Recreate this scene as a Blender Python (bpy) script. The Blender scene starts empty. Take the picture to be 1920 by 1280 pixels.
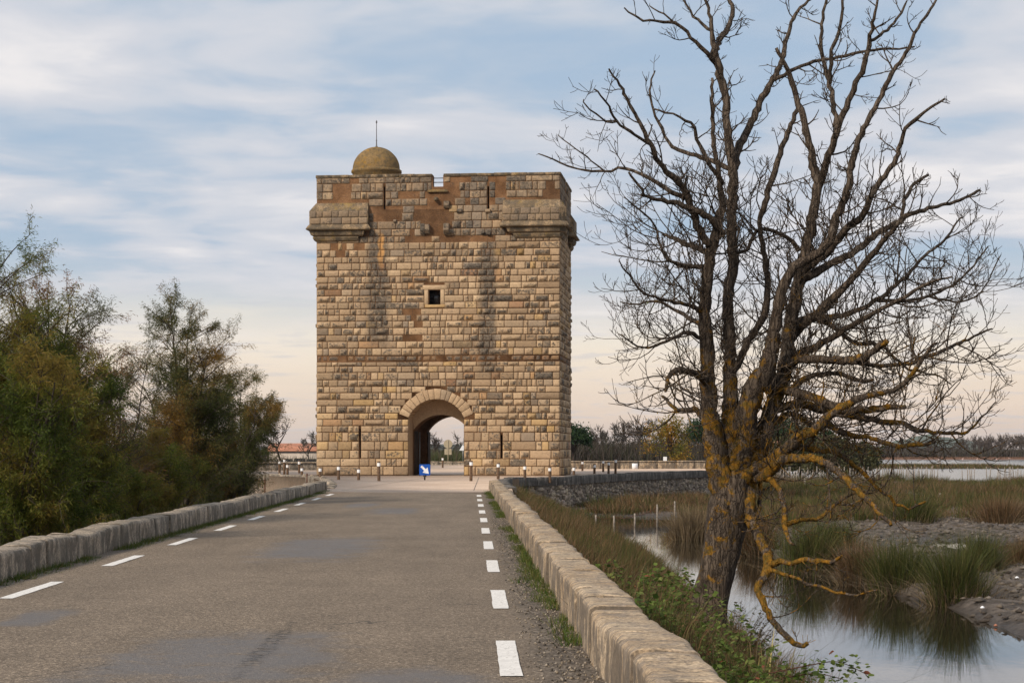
import bpy, math, random
import numpy as np
from mathutils import Vector, noise as mnoise

random.seed(7)
RNG = np.random.default_rng(7)
sc = bpy.context.scene
col = sc.collection
R = math.radians

# ------------------------------------------------------------------ camera
F, HZ, CZ = 3765.0, 843.0, 1.7          # focal length and horizon row in 1920x1280 photo pixels, eye height
cam = bpy.data.cameras.new('camera')
cam.sensor_width = 36.0
cam.lens = 36.0 * F / 1920.0
cam.shift_y = (HZ - 640.0) / 1920.0
cam.clip_start = 0.1
cam.clip_end = 30000
camo = bpy.data.objects.new('camera', cam)
camo.location = (0, 0, CZ)
camo.rotation_euler = (R(90), 0, 0)
col.objects.link(camo)
sc.camera = camo

# ------------------------------------------------------------------ light
SUN_EL, SUN_AZ = 34.0, 222.0            # azimuth from +Y clockwise: behind the camera, to the left
sun = bpy.data.lights.new('sun', 'SUN')
sun.energy = 2.0
sun.angle = R(12)
sun.color = (1.0, 0.86, 0.70)
suno = bpy.data.objects.new('sun', sun)
sd = Vector((math.sin(R(SUN_AZ)) * math.cos(R(SUN_EL)), math.cos(R(SUN_AZ)) * math.cos(R(SUN_EL)), math.sin(R(SUN_EL))))
suno.rotation_euler = (-sd).to_track_quat('-Z', 'Y').to_euler()
suno.location = (0, 0, 60)
col.objects.link(suno)
sc.view_settings.view_transform = 'Standard'
sc.view_settings.look = 'None'
sc.view_settings.gamma = 1.0
sc.view_settings.exposure = 0.95
sc.view_settings.use_curve_mapping = False


class NT:
    """small helper for node trees"""
    def __init__(self, tree):
        self.t = tree
        tree.nodes.clear()

    def n(self, kind, **kw):
        nd = self.t.nodes.new(kind)
        ins = kw.pop('ins', {})
        for k, v in kw.items():
            setattr(nd, k, v)
        for k, v in ins.items():
            s = nd.inputs[k]
            if isinstance(v, bpy.types.NodeSocket):
                self.t.links.new(v, s)
            else:
                s.default_value = v
        return nd

    def link(self, a, b):
        self.t.links.new(a, b)

    def math(self, op, a, b=0.0, c=None, clamp=False):
        nd = self.n('ShaderNodeMath', operation=op, use_clamp=clamp)
        for i, v in enumerate((a, b, c)):
            if v is None:
                continue
            if isinstance(v, bpy.types.NodeSocket):
                self.link(v, nd.inputs[i])
            else:
                nd.inputs[i].default_value = v
        return nd.outputs[0]

    def vmath(self, op, a, b=(0, 0, 0)):
        nd = self.n('ShaderNodeVectorMath', operation=op)
        for i, v in enumerate((a, b)):
            if isinstance(v, bpy.types.NodeSocket):
                self.link(v, nd.inputs[i])
            else:
                nd.inputs[i].default_value = v
        return nd.outputs[0]

    def mix(self, fac, a, b, mode='MIX'):
        nd = self.n('ShaderNodeMix', data_type='RGBA', blend_type=mode)
        for s, v in ((nd.inputs[0], fac), (nd.inputs[6], a), (nd.inputs[7], b)):
            if isinstance(v, bpy.types.NodeSocket):
                self.link(v, s)
            elif isinstance(v, (int, float)):
                s.default_value = v
            else:
                s.default_value = (v[0], v[1], v[2], 1)
        return nd.outputs[2]

    def noise(self, vec, scale, detail=4, rough=0.55, dist=0.0, out=0):
        nd = self.n('ShaderNodeTexNoise', ins={'Scale': scale, 'Detail': detail, 'Roughness': rough, 'Distortion': dist})
        if vec is not None:
            self.link(vec, nd.inputs['Vector'])
        return nd.outputs[out]

    def voro(self, vec, scale, feature='F1', out='Distance'):
        nd = self.n('ShaderNodeTexVoronoi', feature=feature, ins={'Scale': scale})
        if vec is not None:
            self.link(vec, nd.inputs['Vector'])
        return nd.outputs[out]

    def ramp(self, fac, stops, interp='LINEAR'):
        nd = self.n('ShaderNodeValToRGB', ins={'Fac': fac})
        cr = nd.color_ramp
        cr.interpolation = interp
        while len(cr.elements) < len(stops):
            cr.elements.new(0.5)
        for e, (p, c) in zip(cr.elements, stops):
            e.position = p
            e.color = (c, c, c, 1) if isinstance(c, (int, float)) else (c[0], c[1], c[2], 1)
        return nd.outputs[0]

    def smooth(self, x, a, b, lo=0.0, hi=1.0):
        nd = self.n('ShaderNodeMapRange', interpolation_type='SMOOTHSTEP', ins={1: a, 2: b, 3: lo, 4: hi})
        self.link(x, nd.inputs[0])
        return nd.outputs[0]

    def bump(self, h, strength=0.5, dist=0.02, normal=None):
        nd = self.n('ShaderNodeBump', ins={'Strength': strength, 'Distance': dist, 'Height': h})
        if normal is not None:
            self.link(normal, nd.inputs['Normal'])
        return nd.outputs[0]


# ------------------------------------------------------------------ sky
world = bpy.data.worlds.new('World')
sc.world = world
world.use_nodes = True
w = NT(world.node_tree)
sky = w.n('ShaderNodeTexSky', sky_type='NISHITA', sun_disc=False, sun_elevation=R(SUN_EL), sun_rotation=R(SUN_AZ),
          air_density=1.0, dust_density=1.5, ozone_density=1.5)
tc = w.n('ShaderNodeTexCoord')
sep = w.n('ShaderNodeSeparateXYZ', ins={0: tc.outputs['Generated']})
dz = w.math('MAXIMUM', sep.outputs[2], 0.0)
den = w.math('ADD', dz, 0.06)
cx = w.math('DIVIDE', sep.outputs[0], den)
cy = w.math('DIVIDE', sep.outputs[1], den)
cv = w.n('ShaderNodeCombineXYZ', ins={0: cx, 1: cy, 2: 3.7}).outputs[0]
warp = w.noise(cv, 1.1, 3, 0.5, out=1)
cv2 = w.vmath('ADD', cv, w.vmath('SCALE', w.vmath('SUBTRACT', warp, (0.5, 0.5, 0.5))))
cv2.node.inputs[1].links[0].from_node.inputs['Scale'].default_value = 0.55
cmap = w.n('ShaderNodeMapping', ins={'Vector': cv2, 'Scale': (1.35, 1.15, 1), 'Location': (2.3, 0.9, 0)}).outputs[0]
n1 = w.noise(cmap, 0.95, 5, 0.5)
n2 = w.noise(cmap, 2.4, 5, 0.5)
cover = w.math('ADD', w.math('MULTIPLY', n1, 0.72), w.math('MULTIPLY', n2, 0.28))
blue = w.n('ShaderNodeMix', data_type='RGBA', blend_type='MULTIPLY', ins={0: 1.0, 6: sky.outputs[0], 7: (0.085, 0.085, 0.085, 1)}).outputs[2]
gap = w.mix(0.88, blue, (0.205, 0.262, 0.335))
shade = w.mix(w.smooth(cover, 0.42, 0.56), (0.265, 0.305, 0.36), (0.345, 0.355, 0.385))
lit = w.mix(w.smooth(cover, 0.53, 0.66), shade, (0.455, 0.44, 0.44))
clouds = w.mix(w.smooth(cover, 0.36, 0.50), gap, lit)
# light from the low sky: thinner cloud towards the horizon all the way round
low = w.smooth(w.math('ADD', dz, w.math('MULTIPLY', w.math('SUBTRACT', n1, 0.5), 0.05)), 0.035, 0.10, 1.0, 0.0)
lowcol = w.ramp(dz, [(0.0, (0.44, 0.325, 0.25)), (0.025, (0.47, 0.375, 0.29)), (0.055, (0.53, 0.46, 0.365)), (0.10, (0.44, 0.42, 0.39))])
lowcol = w.mix(w.math('MULTIPLY', w.smooth(n2, 0.50, 0.66), 0.5), lowcol, (0.335, 0.32, 0.325))
final = w.mix(w.math('MULTIPLY', low, 0.9), clouds, lowcol)
bg = w.n('ShaderNodeBackground', ins={0: final, 1: 1.0})
wo = w.n('ShaderNodeOutputWorld', ins={0: bg.outputs[0]})


# ------------------------------------------------------------------ helpers
def gp(px, py, z=0.0):
    """photo pixel on the level z -> point"""
    Y = F * (CZ - z) / (py - HZ)
    return ((px - 960) * Y / F, Y, z)


def at(px, py, Y):
    """photo pixel at the distance Y -> point"""
    return ((px - 960) * Y / F, Y, CZ + (HZ - py) * Y / F)


def tag(o, label=None, cat=None, group=None, kind=None):
    if label: o['label'] = label
    if cat: o['category'] = cat
    if group: o['group'] = group
    if kind: o['kind'] = kind
    return o


def empty(name, loc=(0, 0, 0), rz=0.0):
    o = bpy.data.objects.new(name, None)
    o.empty_display_size = 0.3
    o.location = loc
    o.rotation_euler = (0, 0, rz)
    col.objects.link(o)
    return o


def link(name, me, mat, parent=None):
    o = bpy.data.objects.new(name, me)
    if mat is not None and not me.materials:
        me.materials.append(mat)
    col.objects.link(o)
    if parent is not None:
        o.parent = parent
    return o


def np_mesh(name, V, faces, colr=None, smooth=False, attr='col'):
    """V (n,3), faces: list of (m,3)/(m,4) int arrays"""
    V = np.asarray(V, dtype=np.float32)
    if not isinstance(faces, list):
        faces = [faces]
    faces = [np.asarray(f, dtype=np.int32) for f in faces if len(f)]
    me = bpy.data.meshes.new(name)
    me.vertices.add(len(V))
    me.vertices.foreach_set('co', V.ravel())
    loops = np.concatenate([f.ravel() for f in faces])
    tot = np.concatenate([np.full(len(f), f.shape[1], dtype=np.int32) for f in faces])
    start = np.concatenate([[0], np.cumsum(tot)[:-1]]).astype(np.int32)
    me.loops.add(len(loops))
    me.loops.foreach_set('vertex_index', loops)
    me.polygons.add(len(tot))
    me.polygons.foreach_set('loop_start', start)
    me.polygons.foreach_set('loop_total', tot)
    if smooth:
        me.polygons.foreach_set('use_smooth', np.ones(len(tot), dtype=bool))
    me.update(calc_edges=True)
    me.validate()
    if colr is not None:
        a = me.color_attributes.new(attr, 'FLOAT_COLOR', 'POINT')
        c = np.ones((len(V), 4), dtype=np.float32)
        c[:, :3] = np.asarray(colr, dtype=np.float32)
        a.data.foreach_set('color', c.ravel())
    return me


class MB:
    """collects pieces, builds one mesh"""
    def __init__(self):
        self.v, self.q, self.t, self.c, self.n = [], [], [], [], 0

    def add(self, V, Q=None, T=None, c=None):
        V = np.asarray(V, dtype=float)
        if Q is not None and len(Q): self.q.append(np.asarray(Q, dtype=int) + self.n)
        if T is not None and len(T): self.t.append(np.asarray(T, dtype=int) + self.n)
        cc = np.zeros((len(V), 3))
        if c is not None: cc[:] = c
        self.c.append(cc)
        self.v.append(V)
        self.n += len(V)
        return self

    def box(self, x0, x1, y0, y1, z0, z1, c=None):
        V = [(x, y, z) for z in (z0, z1) for y in (y0, y1) for x in (x0, x1)]
        Q = [(0, 2, 3, 1), (4, 5, 7, 6), (0, 1, 5, 4), (1, 3, 7, 5), (3, 2, 6, 7), (2, 0, 4, 6)]
        return self.add(V, Q, None, c)

    def tube(self, P, r, k=6, c=None, cap=True, wob=0.0):
        V, Q, T = tube(P, r, k, cap, wob)
        return self.add(V, Q, T, c)

    def mesh(self, name, smooth=False):
        fs = []
        if self.q: fs.append(np.concatenate(self.q))
        if self.t: fs.append(np.concatenate(self.t))
        return np_mesh(name, np.concatenate(self.v), fs, np.concatenate(self.c), smooth)

    def build(self, name, mat, parent=None, smooth=False):
        return link(name, self.mesh(name, smooth), mat, parent)


def tube(P, r, k=6, cap=True, wob=0.0):
    P = np.asarray(P, dtype=float)
    n = len(P)
    r = np.full(n, r, dtype=float) if np.isscalar(r) else np.asarray(r, dtype=float)
    T = np.gradient(P, axis=0)
    T /= (np.linalg.norm(T, axis=1, keepdims=True) + 1e-9)
    a = np.array([0, 0, 1.0]) if abs(T[0, 2]) < 0.8 else np.array([1.0, 0, 0])
    U = np.zeros_like(P)
    u = a - T[0] * a.dot(T[0])
    for i in range(n):
        u = u - T[i] * u.dot(T[i])
        nu = np.linalg.norm(u)
        u = u / nu if nu > 1e-6 else np.array([1.0, 0, 0])
        U[i] = u
    W = np.cross(T, U)
    th = np.arange(k) * 2 * math.pi / k
    rr = r[:, None] * np.ones((1, k))
    if wob:
        rr = rr * (1 + wob * RNG.standard_normal((n, k)))
    V = P[:, None, :] + rr[:, :, None] * (np.cos(th)[None, :, None] * U[:, None, :] + np.sin(th)[None, :, None] * W[:, None, :])
    V = V.reshape(-1, 3)
    i = np.arange(n - 1)[:, None] * k
    j = np.arange(k)[None, :]
    j2 = (j + 1) % k
    Q = np.stack([i + j, i + j2, i + k + j2, i + k + j], -1).reshape(-1, 4)
    Tr = []
    if cap:
        Tr = [(0, q + 1, q) for q in range(1, k - 1)]
        b = (n - 1) * k
        Tr += [(b, b + q, b + q + 1) for q in range(1, k - 1)]
    return V, Q, np.array(Tr, dtype=int).reshape(-1, 3)


def resample(P, step):
    P = np.asarray(P, dtype=float)
    # Catmull-Rom through the points
    n = len(P)
    if n < 3:
        m = max(2, int(np.linalg.norm(P[-1, :3] - P[0, :3]) / step) + 1)
        t = np.linspace(0, 1, m)[:, None]
        return P[0] * (1 - t) + P[-1] * t
    out = []
    for i in range(n - 1):
        p0 = P[max(i - 1, 0)]; p1 = P[i]; p2 = P[i + 1]; p3 = P[min(i + 2, n - 1)]
        m = max(2, int(np.linalg.norm(p2[:3] - p1[:3]) / step) + 1)
        t = np.linspace(0, 1, m, endpoint=False)[:, None]
        out.append(0.5 * ((2 * p1) + (-p0 + p2) * t + (2 * p0 - 5 * p1 + 4 * p2 - p3) * t ** 2 + (-p0 + 3 * p1 - 3 * p2 + p3) * t ** 3))
    out.append(P[-1:])
    return np.concatenate(out)


# ------------------------------------------------------------------ materials
def mat(name):
    m = bpy.data.materials.new(name)
    m.use_nodes = True
    t = NT(m.node_tree)
    out = t.n('ShaderNodeOutputMaterial')
    return m, t, out


def pbsdf(t, out, base, rough=0.85, normal=None, spec=0.3, metal=0.0):
    b = t.n('ShaderNodeBsdfPrincipled')
    for k, v in (('Base Color', base), ('Roughness', rough), ('Specular IOR Level', spec), ('Metallic', metal)):
        if isinstance(v, bpy.types.NodeSocket):
            t.link(v, b.inputs[k])
        elif isinstance(v, (int, float)):
            b.inputs[k].default_value = v
        else:
            b.inputs[k].default_value = (v[0], v[1], v[2], 1)
    if normal is not None:
        t.link(normal, b.inputs['Normal'])
    t.link(b.outputs[0], out.inputs[0])
    return b


def ocoord(t):
    return t.n('ShaderNodeTexCoord').outputs['Object']


def simple(name, c, rough=0.7, var=0.15, scale=8.0, bump=0.0, spec=0.3, metal=0.0):
    m, t, out = mat(name)
    oc = ocoord(t)
    n = t.noise(oc, scale, 5, 0.6)
    lo = tuple(x * (1 - var) for x in c); hi = tuple(min(1, x * (1 + var)) for x in c)
    base = t.mix(t.smooth(n, 0.3, 0.7), lo, hi)
    nm = t.bump(n, bump, 0.02) if bump else None
    pbsdf(t, out, base, rough, nm, spec, metal)
    return m


M = {}


def mk_tower_stone():
    m, t, out = mat('tower_limestone')
    oc = ocoord(t)
    at_ = t.n('ShaderNodeAttribute', attribute_name='col')
    s = t.n('ShaderNodeSeparateColor', ins={0: at_.outputs['Color']})
    tone, dark, hue = s.outputs[0], s.outputs[1], s.outputs[2]
    base = t.ramp(hue, [(0.0, (0.27, 0.22, 0.17)), (0.2, (0.37, 0.28, 0.19)), (0.5, (0.45, 0.32, 0.20)), (0.75, (0.50, 0.37, 0.235)), (0.93, (0.48, 0.315, 0.135)), (1.0, (0.36, 0.21, 0.13))])
    base = t.mix(t.smooth(tone, 0.0, 1.0), t.mix(1.0, base, (0.58, 0.57, 0.57), 'MULTIPLY'), base)
    big = t.noise(oc, 0.35, 4, 0.6)
    base = t.mix(t.smooth(big, 0.35, 0.7, 0.0, 0.35), base, (0.27, 0.185, 0.11))
    gr = t.noise(oc, 9.0, 6, 0.65)
    base = t.mix(1.0, base, t.ramp(gr, [(0.28, 0.72), (0.5, 1.0), (0.72, 1.16)]), 'MULTIPLY')
    # grey-black lichen crust, plus the extra dark set on the bosses
    li = t.noise(oc, 5.5, 6, 0.7)
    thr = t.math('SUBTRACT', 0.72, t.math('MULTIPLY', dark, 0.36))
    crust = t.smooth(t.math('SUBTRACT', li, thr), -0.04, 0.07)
    # rain streaks below the arrow slits and ledges (tower-local metres)
    sx = t.n('ShaderNodeSeparateXYZ', ins={0: oc})
    wob = t.math('MULTIPLY', t.math('SUBTRACT', t.noise(oc, 1.3, 4, 0.6), 0.5), 0.7)
    xw = t.math('ADD', sx.outputs[0], wob)

    def streak(x, hw, z0, z1, f=0.5):
        a = t.smooth(t.math('ABSOLUTE', t.math('SUBTRACT', xw, x)), hw * 0.35, hw, 1.0, 0.0)
        b = t.smooth(sx.outputs[2], z0, z0 + 1.5)
        c = t.smooth(sx.outputs[2], z1 - f, z1, 1.0, 0.0)
        return t.math('MULTIPLY', t.math('MULTIPLY', a, b), c)
    blot = t.smooth(t.noise(oc, 2.2, 5, 0.7), 0.30, 0.50)
    st = t.math('ADD', streak(11.35, 0.75, 6.2, 16.4), streak(4.1, 0.95, 8.0, 16.2))
    st = t.math('ADD', st, t.math('MULTIPLY', streak(6.9, 2.6, 13.8, 15.6, 0.8), 0.45))
    st = t.math('ADD', st, t.math('MULTIPLY', streak(9.9, 1.7, 7.2, 9.4, 0.8), 0.55))
    st = t.math('MULTIPLY', st, blot, clamp=True)
    top = t.math('MULTIPLY', t.smooth(sx.outputs[2], 15.0, 19.5, 0.0, 0.62), t.smooth(t.noise(oc, 1.6, 5, 0.7), 0.38, 0.62))
    crust = t.math('MAXIMUM', t.math('MULTIPLY', crust, 0.85), t.math('MAXIMUM', t.math('MULTIPLY', st, 0.88), top))
    base = t.mix(crust, base, t.mix(t.smooth(gr, 0.35, 0.65), (0.036, 0.032, 0.028), (0.135, 0.118, 0.098)))
    rust = t.math('MULTIPLY', streak(4.33, 0.26, 13.2, 16.1), 0.8)
    base = t.mix(rust, base, (0.52, 0.28, 0.10))
    pit = t.noise(oc, 26.0, 4, 0.7)
    h = t.math('ADD', t.math('MULTIPLY', gr, 0.7), t.math('MULTIPLY', pit, 0.3))
    pbsdf(t, out, base, 0.92, t.bump(h, 0.75, 0.045), 0.15)
    return m


def mk_mortar():
    m, t, out = mat('brown_mortar')
    oc = ocoord(t)
    a = t.noise(oc, 1.2, 6, 0.65)
    b = t.noise(oc, 14, 5, 0.65)
    base = t.mix(t.smooth(a, 0.35, 0.65), (0.115, 0.060, 0.030), (0.195, 0.108, 0.056))
    base = t.mix(1.0, base, t.ramp(b, [(0.3, 0.55), (0.5, 0.95), (0.7, 1.3)]), 'MULTIPLY')
    base = t.mix(t.smooth(t.noise(oc, 2.7, 6, 0.7), 0.55, 0.68, 0.0, 0.7), base, (0.075, 0.05, 0.035))
    pbsdf(t, out, base, 0.95, t.bump(b, 0.6, 0.03), 0.1)
    return m


def mk_weathered(name, c1, c2, c3, darkc, scale=1.0, streaks=True, lichen=None, bump=0.9, dist=0.03, bedscale=(3.0, 14.0, 9.0), pervert=False):
    """weathered limestone for parapets: layered beds, grey lichen, dark runs on the faces"""
    m, t, out = mat(name)
    g = t.n('ShaderNodeNewGeometry')
    oc = g.outputs['Position']
    big = t.noise(oc, 0.9 * scale, 5, 0.6)
    mid = t.noise(oc, 5.0 * scale, 6, 0.68)
    fine = t.noise(oc, 34.0 * scale, 5, 0.7)
    # beds across the stone: stretched noise
    mp = t.n('ShaderNodeMapping', ins={'Vector': oc, 'Scale': bedscale, 'Rotation': (0, 0, 0.25)}).outputs[0]
    bed = t.noise(mp, 1.3 * scale, 5, 0.65, 0.6)
    base = t.mix(t.smooth(big, 0.35, 0.65), c1, c2)
    base = t.mix(t.smooth(mid, 0.47, 0.60, 0.0, 0.8), base, c3)
    sz = t.n('ShaderNodeSeparateXYZ', ins={0: g.outputs['True Normal']})
    base = t.mix(t.smooth(sz.outputs[2], 0.3, 0.8, 0.35, 1.0), base, t.mix(1.0, base, t.ramp(bed, [(0.34, 0.45), (0.46, 0.92), (0.7, 1.12)]), 'MULTIPLY'))
    base = t.mix(1.0, base, t.ramp(fine, [(0.34, 0.45), (0.5, 0.98), (0.66, 1.4)]), 'MULTIPLY')
    sz = t.n('ShaderNodeSeparateXYZ', ins={0: g.outputs['True Normal']})
    if streaks:
        mp2 = t.n('ShaderNodeMapping', ins={'Vector': oc, 'Scale': (2.6, 2.6, 1.1)}).outputs[0]
        run = t.smooth(t.noise(mp2, 1.3 * scale, 7, 0.72), 0.40, 0.54)
        side = t.smooth(t.math('ABSOLUTE', sz.outputs[2]), 0.35, 0.8, 1.0, 0.28)
        base = t.mix(t.math('MULTIPLY', t.math('MULTIPLY', run, side), 0.82), base, darkc)
    spots = t.smooth(t.noise(oc, 11.0 * scale, 4, 0.6), 0.60, 0.68)
    base = t.mix(t.math('MULTIPLY', spots, 0.7), base, darkc)
    sp2 = t.smooth(t.noise(oc, 24.0 * scale, 5, 0.7), 0.57, 0.64)
    base = t.mix(t.math('MULTIPLY', sp2, 0.6), base, darkc)
    sp3 = t.smooth(t.noise(oc, 3.1 * scale, 7, 0.75), 0.55, 0.63)
    base = t.mix(t.math('MULTIPLY', sp3, 0.55), base, c3)
    if lichen:
        lk = t.smooth(t.noise(oc, 2.4 * scale, 6, 0.7), 0.54, 0.66)
        base = t.mix(t.math('MULTIPLY', lk, 0.7), base, lichen)
    if pervert:
        base = t.mix(1.0, base, t.n('ShaderNodeAttribute', attribute_name='col').outputs['Color'], 'MULTIPLY')
    h = t.math('ADD', t.math('MULTIPLY', t.math('MULTIPLY', bed, t.smooth(sz.outputs[2], 0.3, 0.8)), 0.5), t.math('ADD', t.math('MULTIPLY', mid, 0.45), t.math('MULTIPLY', fine, 0.22)))
    pbsdf(t, out, base, 0.93, t.bump(h, bump, dist), 0.15)
    return m


def mk_asphalt():
    m, t, out = mat('worn_asphalt')
    oc = ocoord(t)
    cells = t.voro(oc, 62.0, out='Color')
    cs = t.n('ShaderNodeSeparateColor', ins={0: cells})
    cells2 = t.voro(oc, 140.0, out='Color')
    cs2 = t.n('ShaderNodeSeparateColor', ins={0: cells2})
    base = t.ramp(cs.outputs[0], [(0.0, (0.045, 0.036, 0.028)), (0.4, (0.135, 0.105, 0.076)), (0.8, (0.23, 0.182, 0.132)), (1.0, (0.52, 0.42, 0.31))])
    base = t.mix(0.4, base, t.ramp(cs2.outputs[1], [(0.0, (0.06, 0.048, 0.038)), (0.7, (0.17, 0.133, 0.098)), (1.0, (0.32, 0.255, 0.19))]))
    sx = t.n('ShaderNodeSeparateXYZ', ins={0: oc})
    # local x = across the road (0 at the right-hand line), y = along it
    mp = t.n('ShaderNodeMapping', ins={'Vector': oc, 'Scale': (0.8, 0.10, 1)}).outputs[0]
    lng = t.noise(mp, 1.4, 5, 0.6)
    base = t.mix(1.0, base, t.ramp(lng, [(0.3, 0.86), (0.5, 1.0), (0.7, 1.12)]), 'MULTIPLY')
    big = t.noise(oc, 0.5, 6, 0.65)
    base = t.mix(1.0, base, t.ramp(big, [(0.3, 0.88), (0.5, 1.0), (0.68, 1.12)]), 'MULTIPLY')
    # tar patches rubbed smooth
    edge = t.math('MULTIPLY', t.math('SUBTRACT', t.noise(oc, 1.1, 6, 0.68), 0.5), 1.9)

    def blob(x, y, rx, ry):
        dx = t.math('DIVIDE', t.math('SUBTRACT', sx.outputs[0], x), rx)
        dy = t.math('DIVIDE', t.math('SUBTRACT', sx.outputs[1], y), ry)
        d = t.math('POWER', t.math('ADD', t.math('POWER', t.math('ABSOLUTE', dx), 3.0), t.math('POWER', t.math('ABSOLUTE', dy), 3.0)), 0.3333)
        return t.smooth(t.math('ADD', d, edge), 0.55, 1.25, 1.0, 0.0)
    ms = None
    for b in ((-2.9, 35.0, 0.95, 4.2), (-2.35, 16.6, 1.0, 2.2), (-0.75, 14.6, 0.55, 1.0), (-2.4, 56.0, 0.7, 3.0), (-3.6, 62.0, 0.5, 2.5), (-4.7, 20.5, 0.3, 1.0)):
        k = blob(*b)
        ms = k if ms is None else t.math('MAXIMUM', ms, k)
    ms = t.math('MULTIPLY', ms, t.smooth(t.noise(oc, 2.6, 6, 0.7), 0.22, 0.52))
    base = t.mix(t.math('MULTIPLY', ms, 0.72), base, (0.108, 0.104, 0.105))
    # broken asphalt and grit beyond the edge line
    gr = t.math('ADD', sx.outputs[0], t.math('MULTIPLY', t.math('SUBTRACT', t.noise(oc, 2.0, 5, 0.7), 0.5), 0.5))
    sh = t.smooth(gr, 0.05, 0.40)
    shl = t.smooth(gr, -6.35, -6.05, 1.0, 0.0)
    grit = t.ramp(t.n('ShaderNodeSeparateColor', ins={0: t.voro(oc, 40.0, out='Color')}).outputs[1],
                  [(0.0, (0.032, 0.028, 0.025)), (0.5, (0.10, 0.083, 0.066)), (0.85, (0.19, 0.155, 0.12)), (1.0, (0.36, 0.31, 0.25))])
    grit = t.mix(t.smooth(t.noise(oc, 3.2, 6, 0.7), 0.46, 0.60), grit, t.mix(0.55, grit, (0.03, 0.027, 0.025)))
    base = t.mix(t.math('MULTIPLY', t.math('MAXIMUM', sh, shl), 0.8), base, grit)
    # a tyre scuff
    sc_ = t.math('MULTIPLY', blob(-2.05, 17.6, 0.10, 2.2), t.smooth(t.noise(oc, 11.0, 5, 0.75), 0.47, 0.56))
    base = t.mix(t.math('MULTIPLY', sc_, 0.8), base, (0.022, 0.020, 0.019))
    # hairline cracks
    ck = t.voro(t.vmath('ADD', oc, t.vmath('MULTIPLY', t.noise(oc, 1.5, 4, 0.6, out=1), (0.9, 0.9, 0))), 0.42, 'DISTANCE_TO_EDGE')
    ck = t.math('MULTIPLY', t.smooth(ck, 0.0, 0.006, 1.0, 0.0), t.smooth(t.noise(oc, 0.35, 3), 0.5, 0.62))
    base = t.mix(t.math('MULTIPLY', ck, 0.7), base, (0.03, 0.028, 0.026))
    hb = t.math('ADD', t.voro(oc, 62.0), t.math('MULTIPLY', t.noise(oc, 22, 5, 0.7), 0.6))
    rough = t.math('SUBTRACT', 0.93, t.math('MULTIPLY', ms, 0.30))
    pbsdf(t, out, base, rough, t.bump(hb, 0.55, 0.012), 0.25)
    return m


def mk_paint():
    m, t, out = mat('white_road_paint')
    oc = t.n('ShaderNodeNewGeometry').outputs['Position']
    a = t.noise(oc, 26, 6, 0.7)
    b = t.noise(oc, 7, 5, 0.7)
    wear = t.math('MULTIPLY', t.smooth(t.math('ADD', a, t.math('MULTIPLY', b, 0.5)), 0.80, 0.93), 0.8)
    base = t.mix(wear, t.mix(t.smooth(b, 0.3, 0.7), (0.60, 0.585, 0.56), (0.76, 0.745, 0.71)), (0.17, 0.15, 0.125))
    pbsdf(t, out, base, 0.8, t.bump(a, 0.4, 0.01), 0.2)
    return m


def mk_plaza():
    m, t, out = mat('pale_bush_hammered_concrete')
    oc = ocoord(t)
    a = t.noise(oc, 0.35, 6, 0.6)
    b = t.noise(oc, 5, 6, 0.7)
    c = t.voro(oc, 30.0, out='Color')
    cs = t.n('ShaderNodeSeparateColor', ins={0: c})
    base = t.mix(t.smooth(a, 0.35, 0.65), (0.47, 0.355, 0.27), (0.58, 0.455, 0.355))
    base = t.mix(1.0, base, t.ramp(b, [(0.3, 0.82), (0.7, 1.12)]), 'MULTIPLY')
    base = t.mix(1.0, base, t.ramp(cs.outputs[0], [(0.0, 0.82), (1.0, 1.12)]), 'MULTIPLY')
    pbsdf(t, out, base, 0.9, t.bump(b, 0.3, 0.01), 0.2)
    return m


def mk_ground():
    m, t, out = mat('marsh_ground')
    oc = t.n('ShaderNodeNewGeometry').outputs['Position']
    a = t.noise(oc, 0.25, 6, 0.65)
    b = t.noise(oc, 2.2, 6, 0.7)
    c = t.noise(oc, 11, 5, 0.7)
    sx = t.n('ShaderNodeSeparateXYZ', ins={0: oc})
    grass = t.mix(t.smooth(b, 0.35, 0.65), (0.060, 0.050, 0.026), (0.125, 0.10, 0.055))
    mud = t.mix(t.smooth(b, 0.35, 0.62), (0.060, 0.050, 0.042), (0.185, 0.155, 0.13))
    mud = t.mix(t.smooth(c, 0.55, 0.72, 0, 0.8), mud, (0.25, 0.22, 0.19))
    hgt = t.smooth(t.math('ADD', sx.outputs[2], t.math('MULTIPLY', t.math('SUBTRACT', a, 0.5), 0.6)), -1.75, -1.45)
    base = t.mix(hgt, mud, grass)
    far = t.smooth(sx.outputs[1], 500.0, 720.0)
    base = t.mix(far, base, t.mix(a, (0.16, 0.085, 0.055), (0.22, 0.125, 0.08)))
    wet = t.smooth(sx.outputs[2], -2.16, -2.0, 1.0, 0.0)
    base = t.mix(t.math('MULTIPLY', wet, 0.6), base, (0.035, 0.028, 0.022))
    pbsdf(t, out, base, t.math('SUBTRACT', 0.92, t.math('MULTIPLY', wet, 0.45)), t.bump(t.math('ADD', b, t.math('MULTIPLY', c, 0.5)), 1.0, 0.25), 0.25)
    return m


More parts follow.
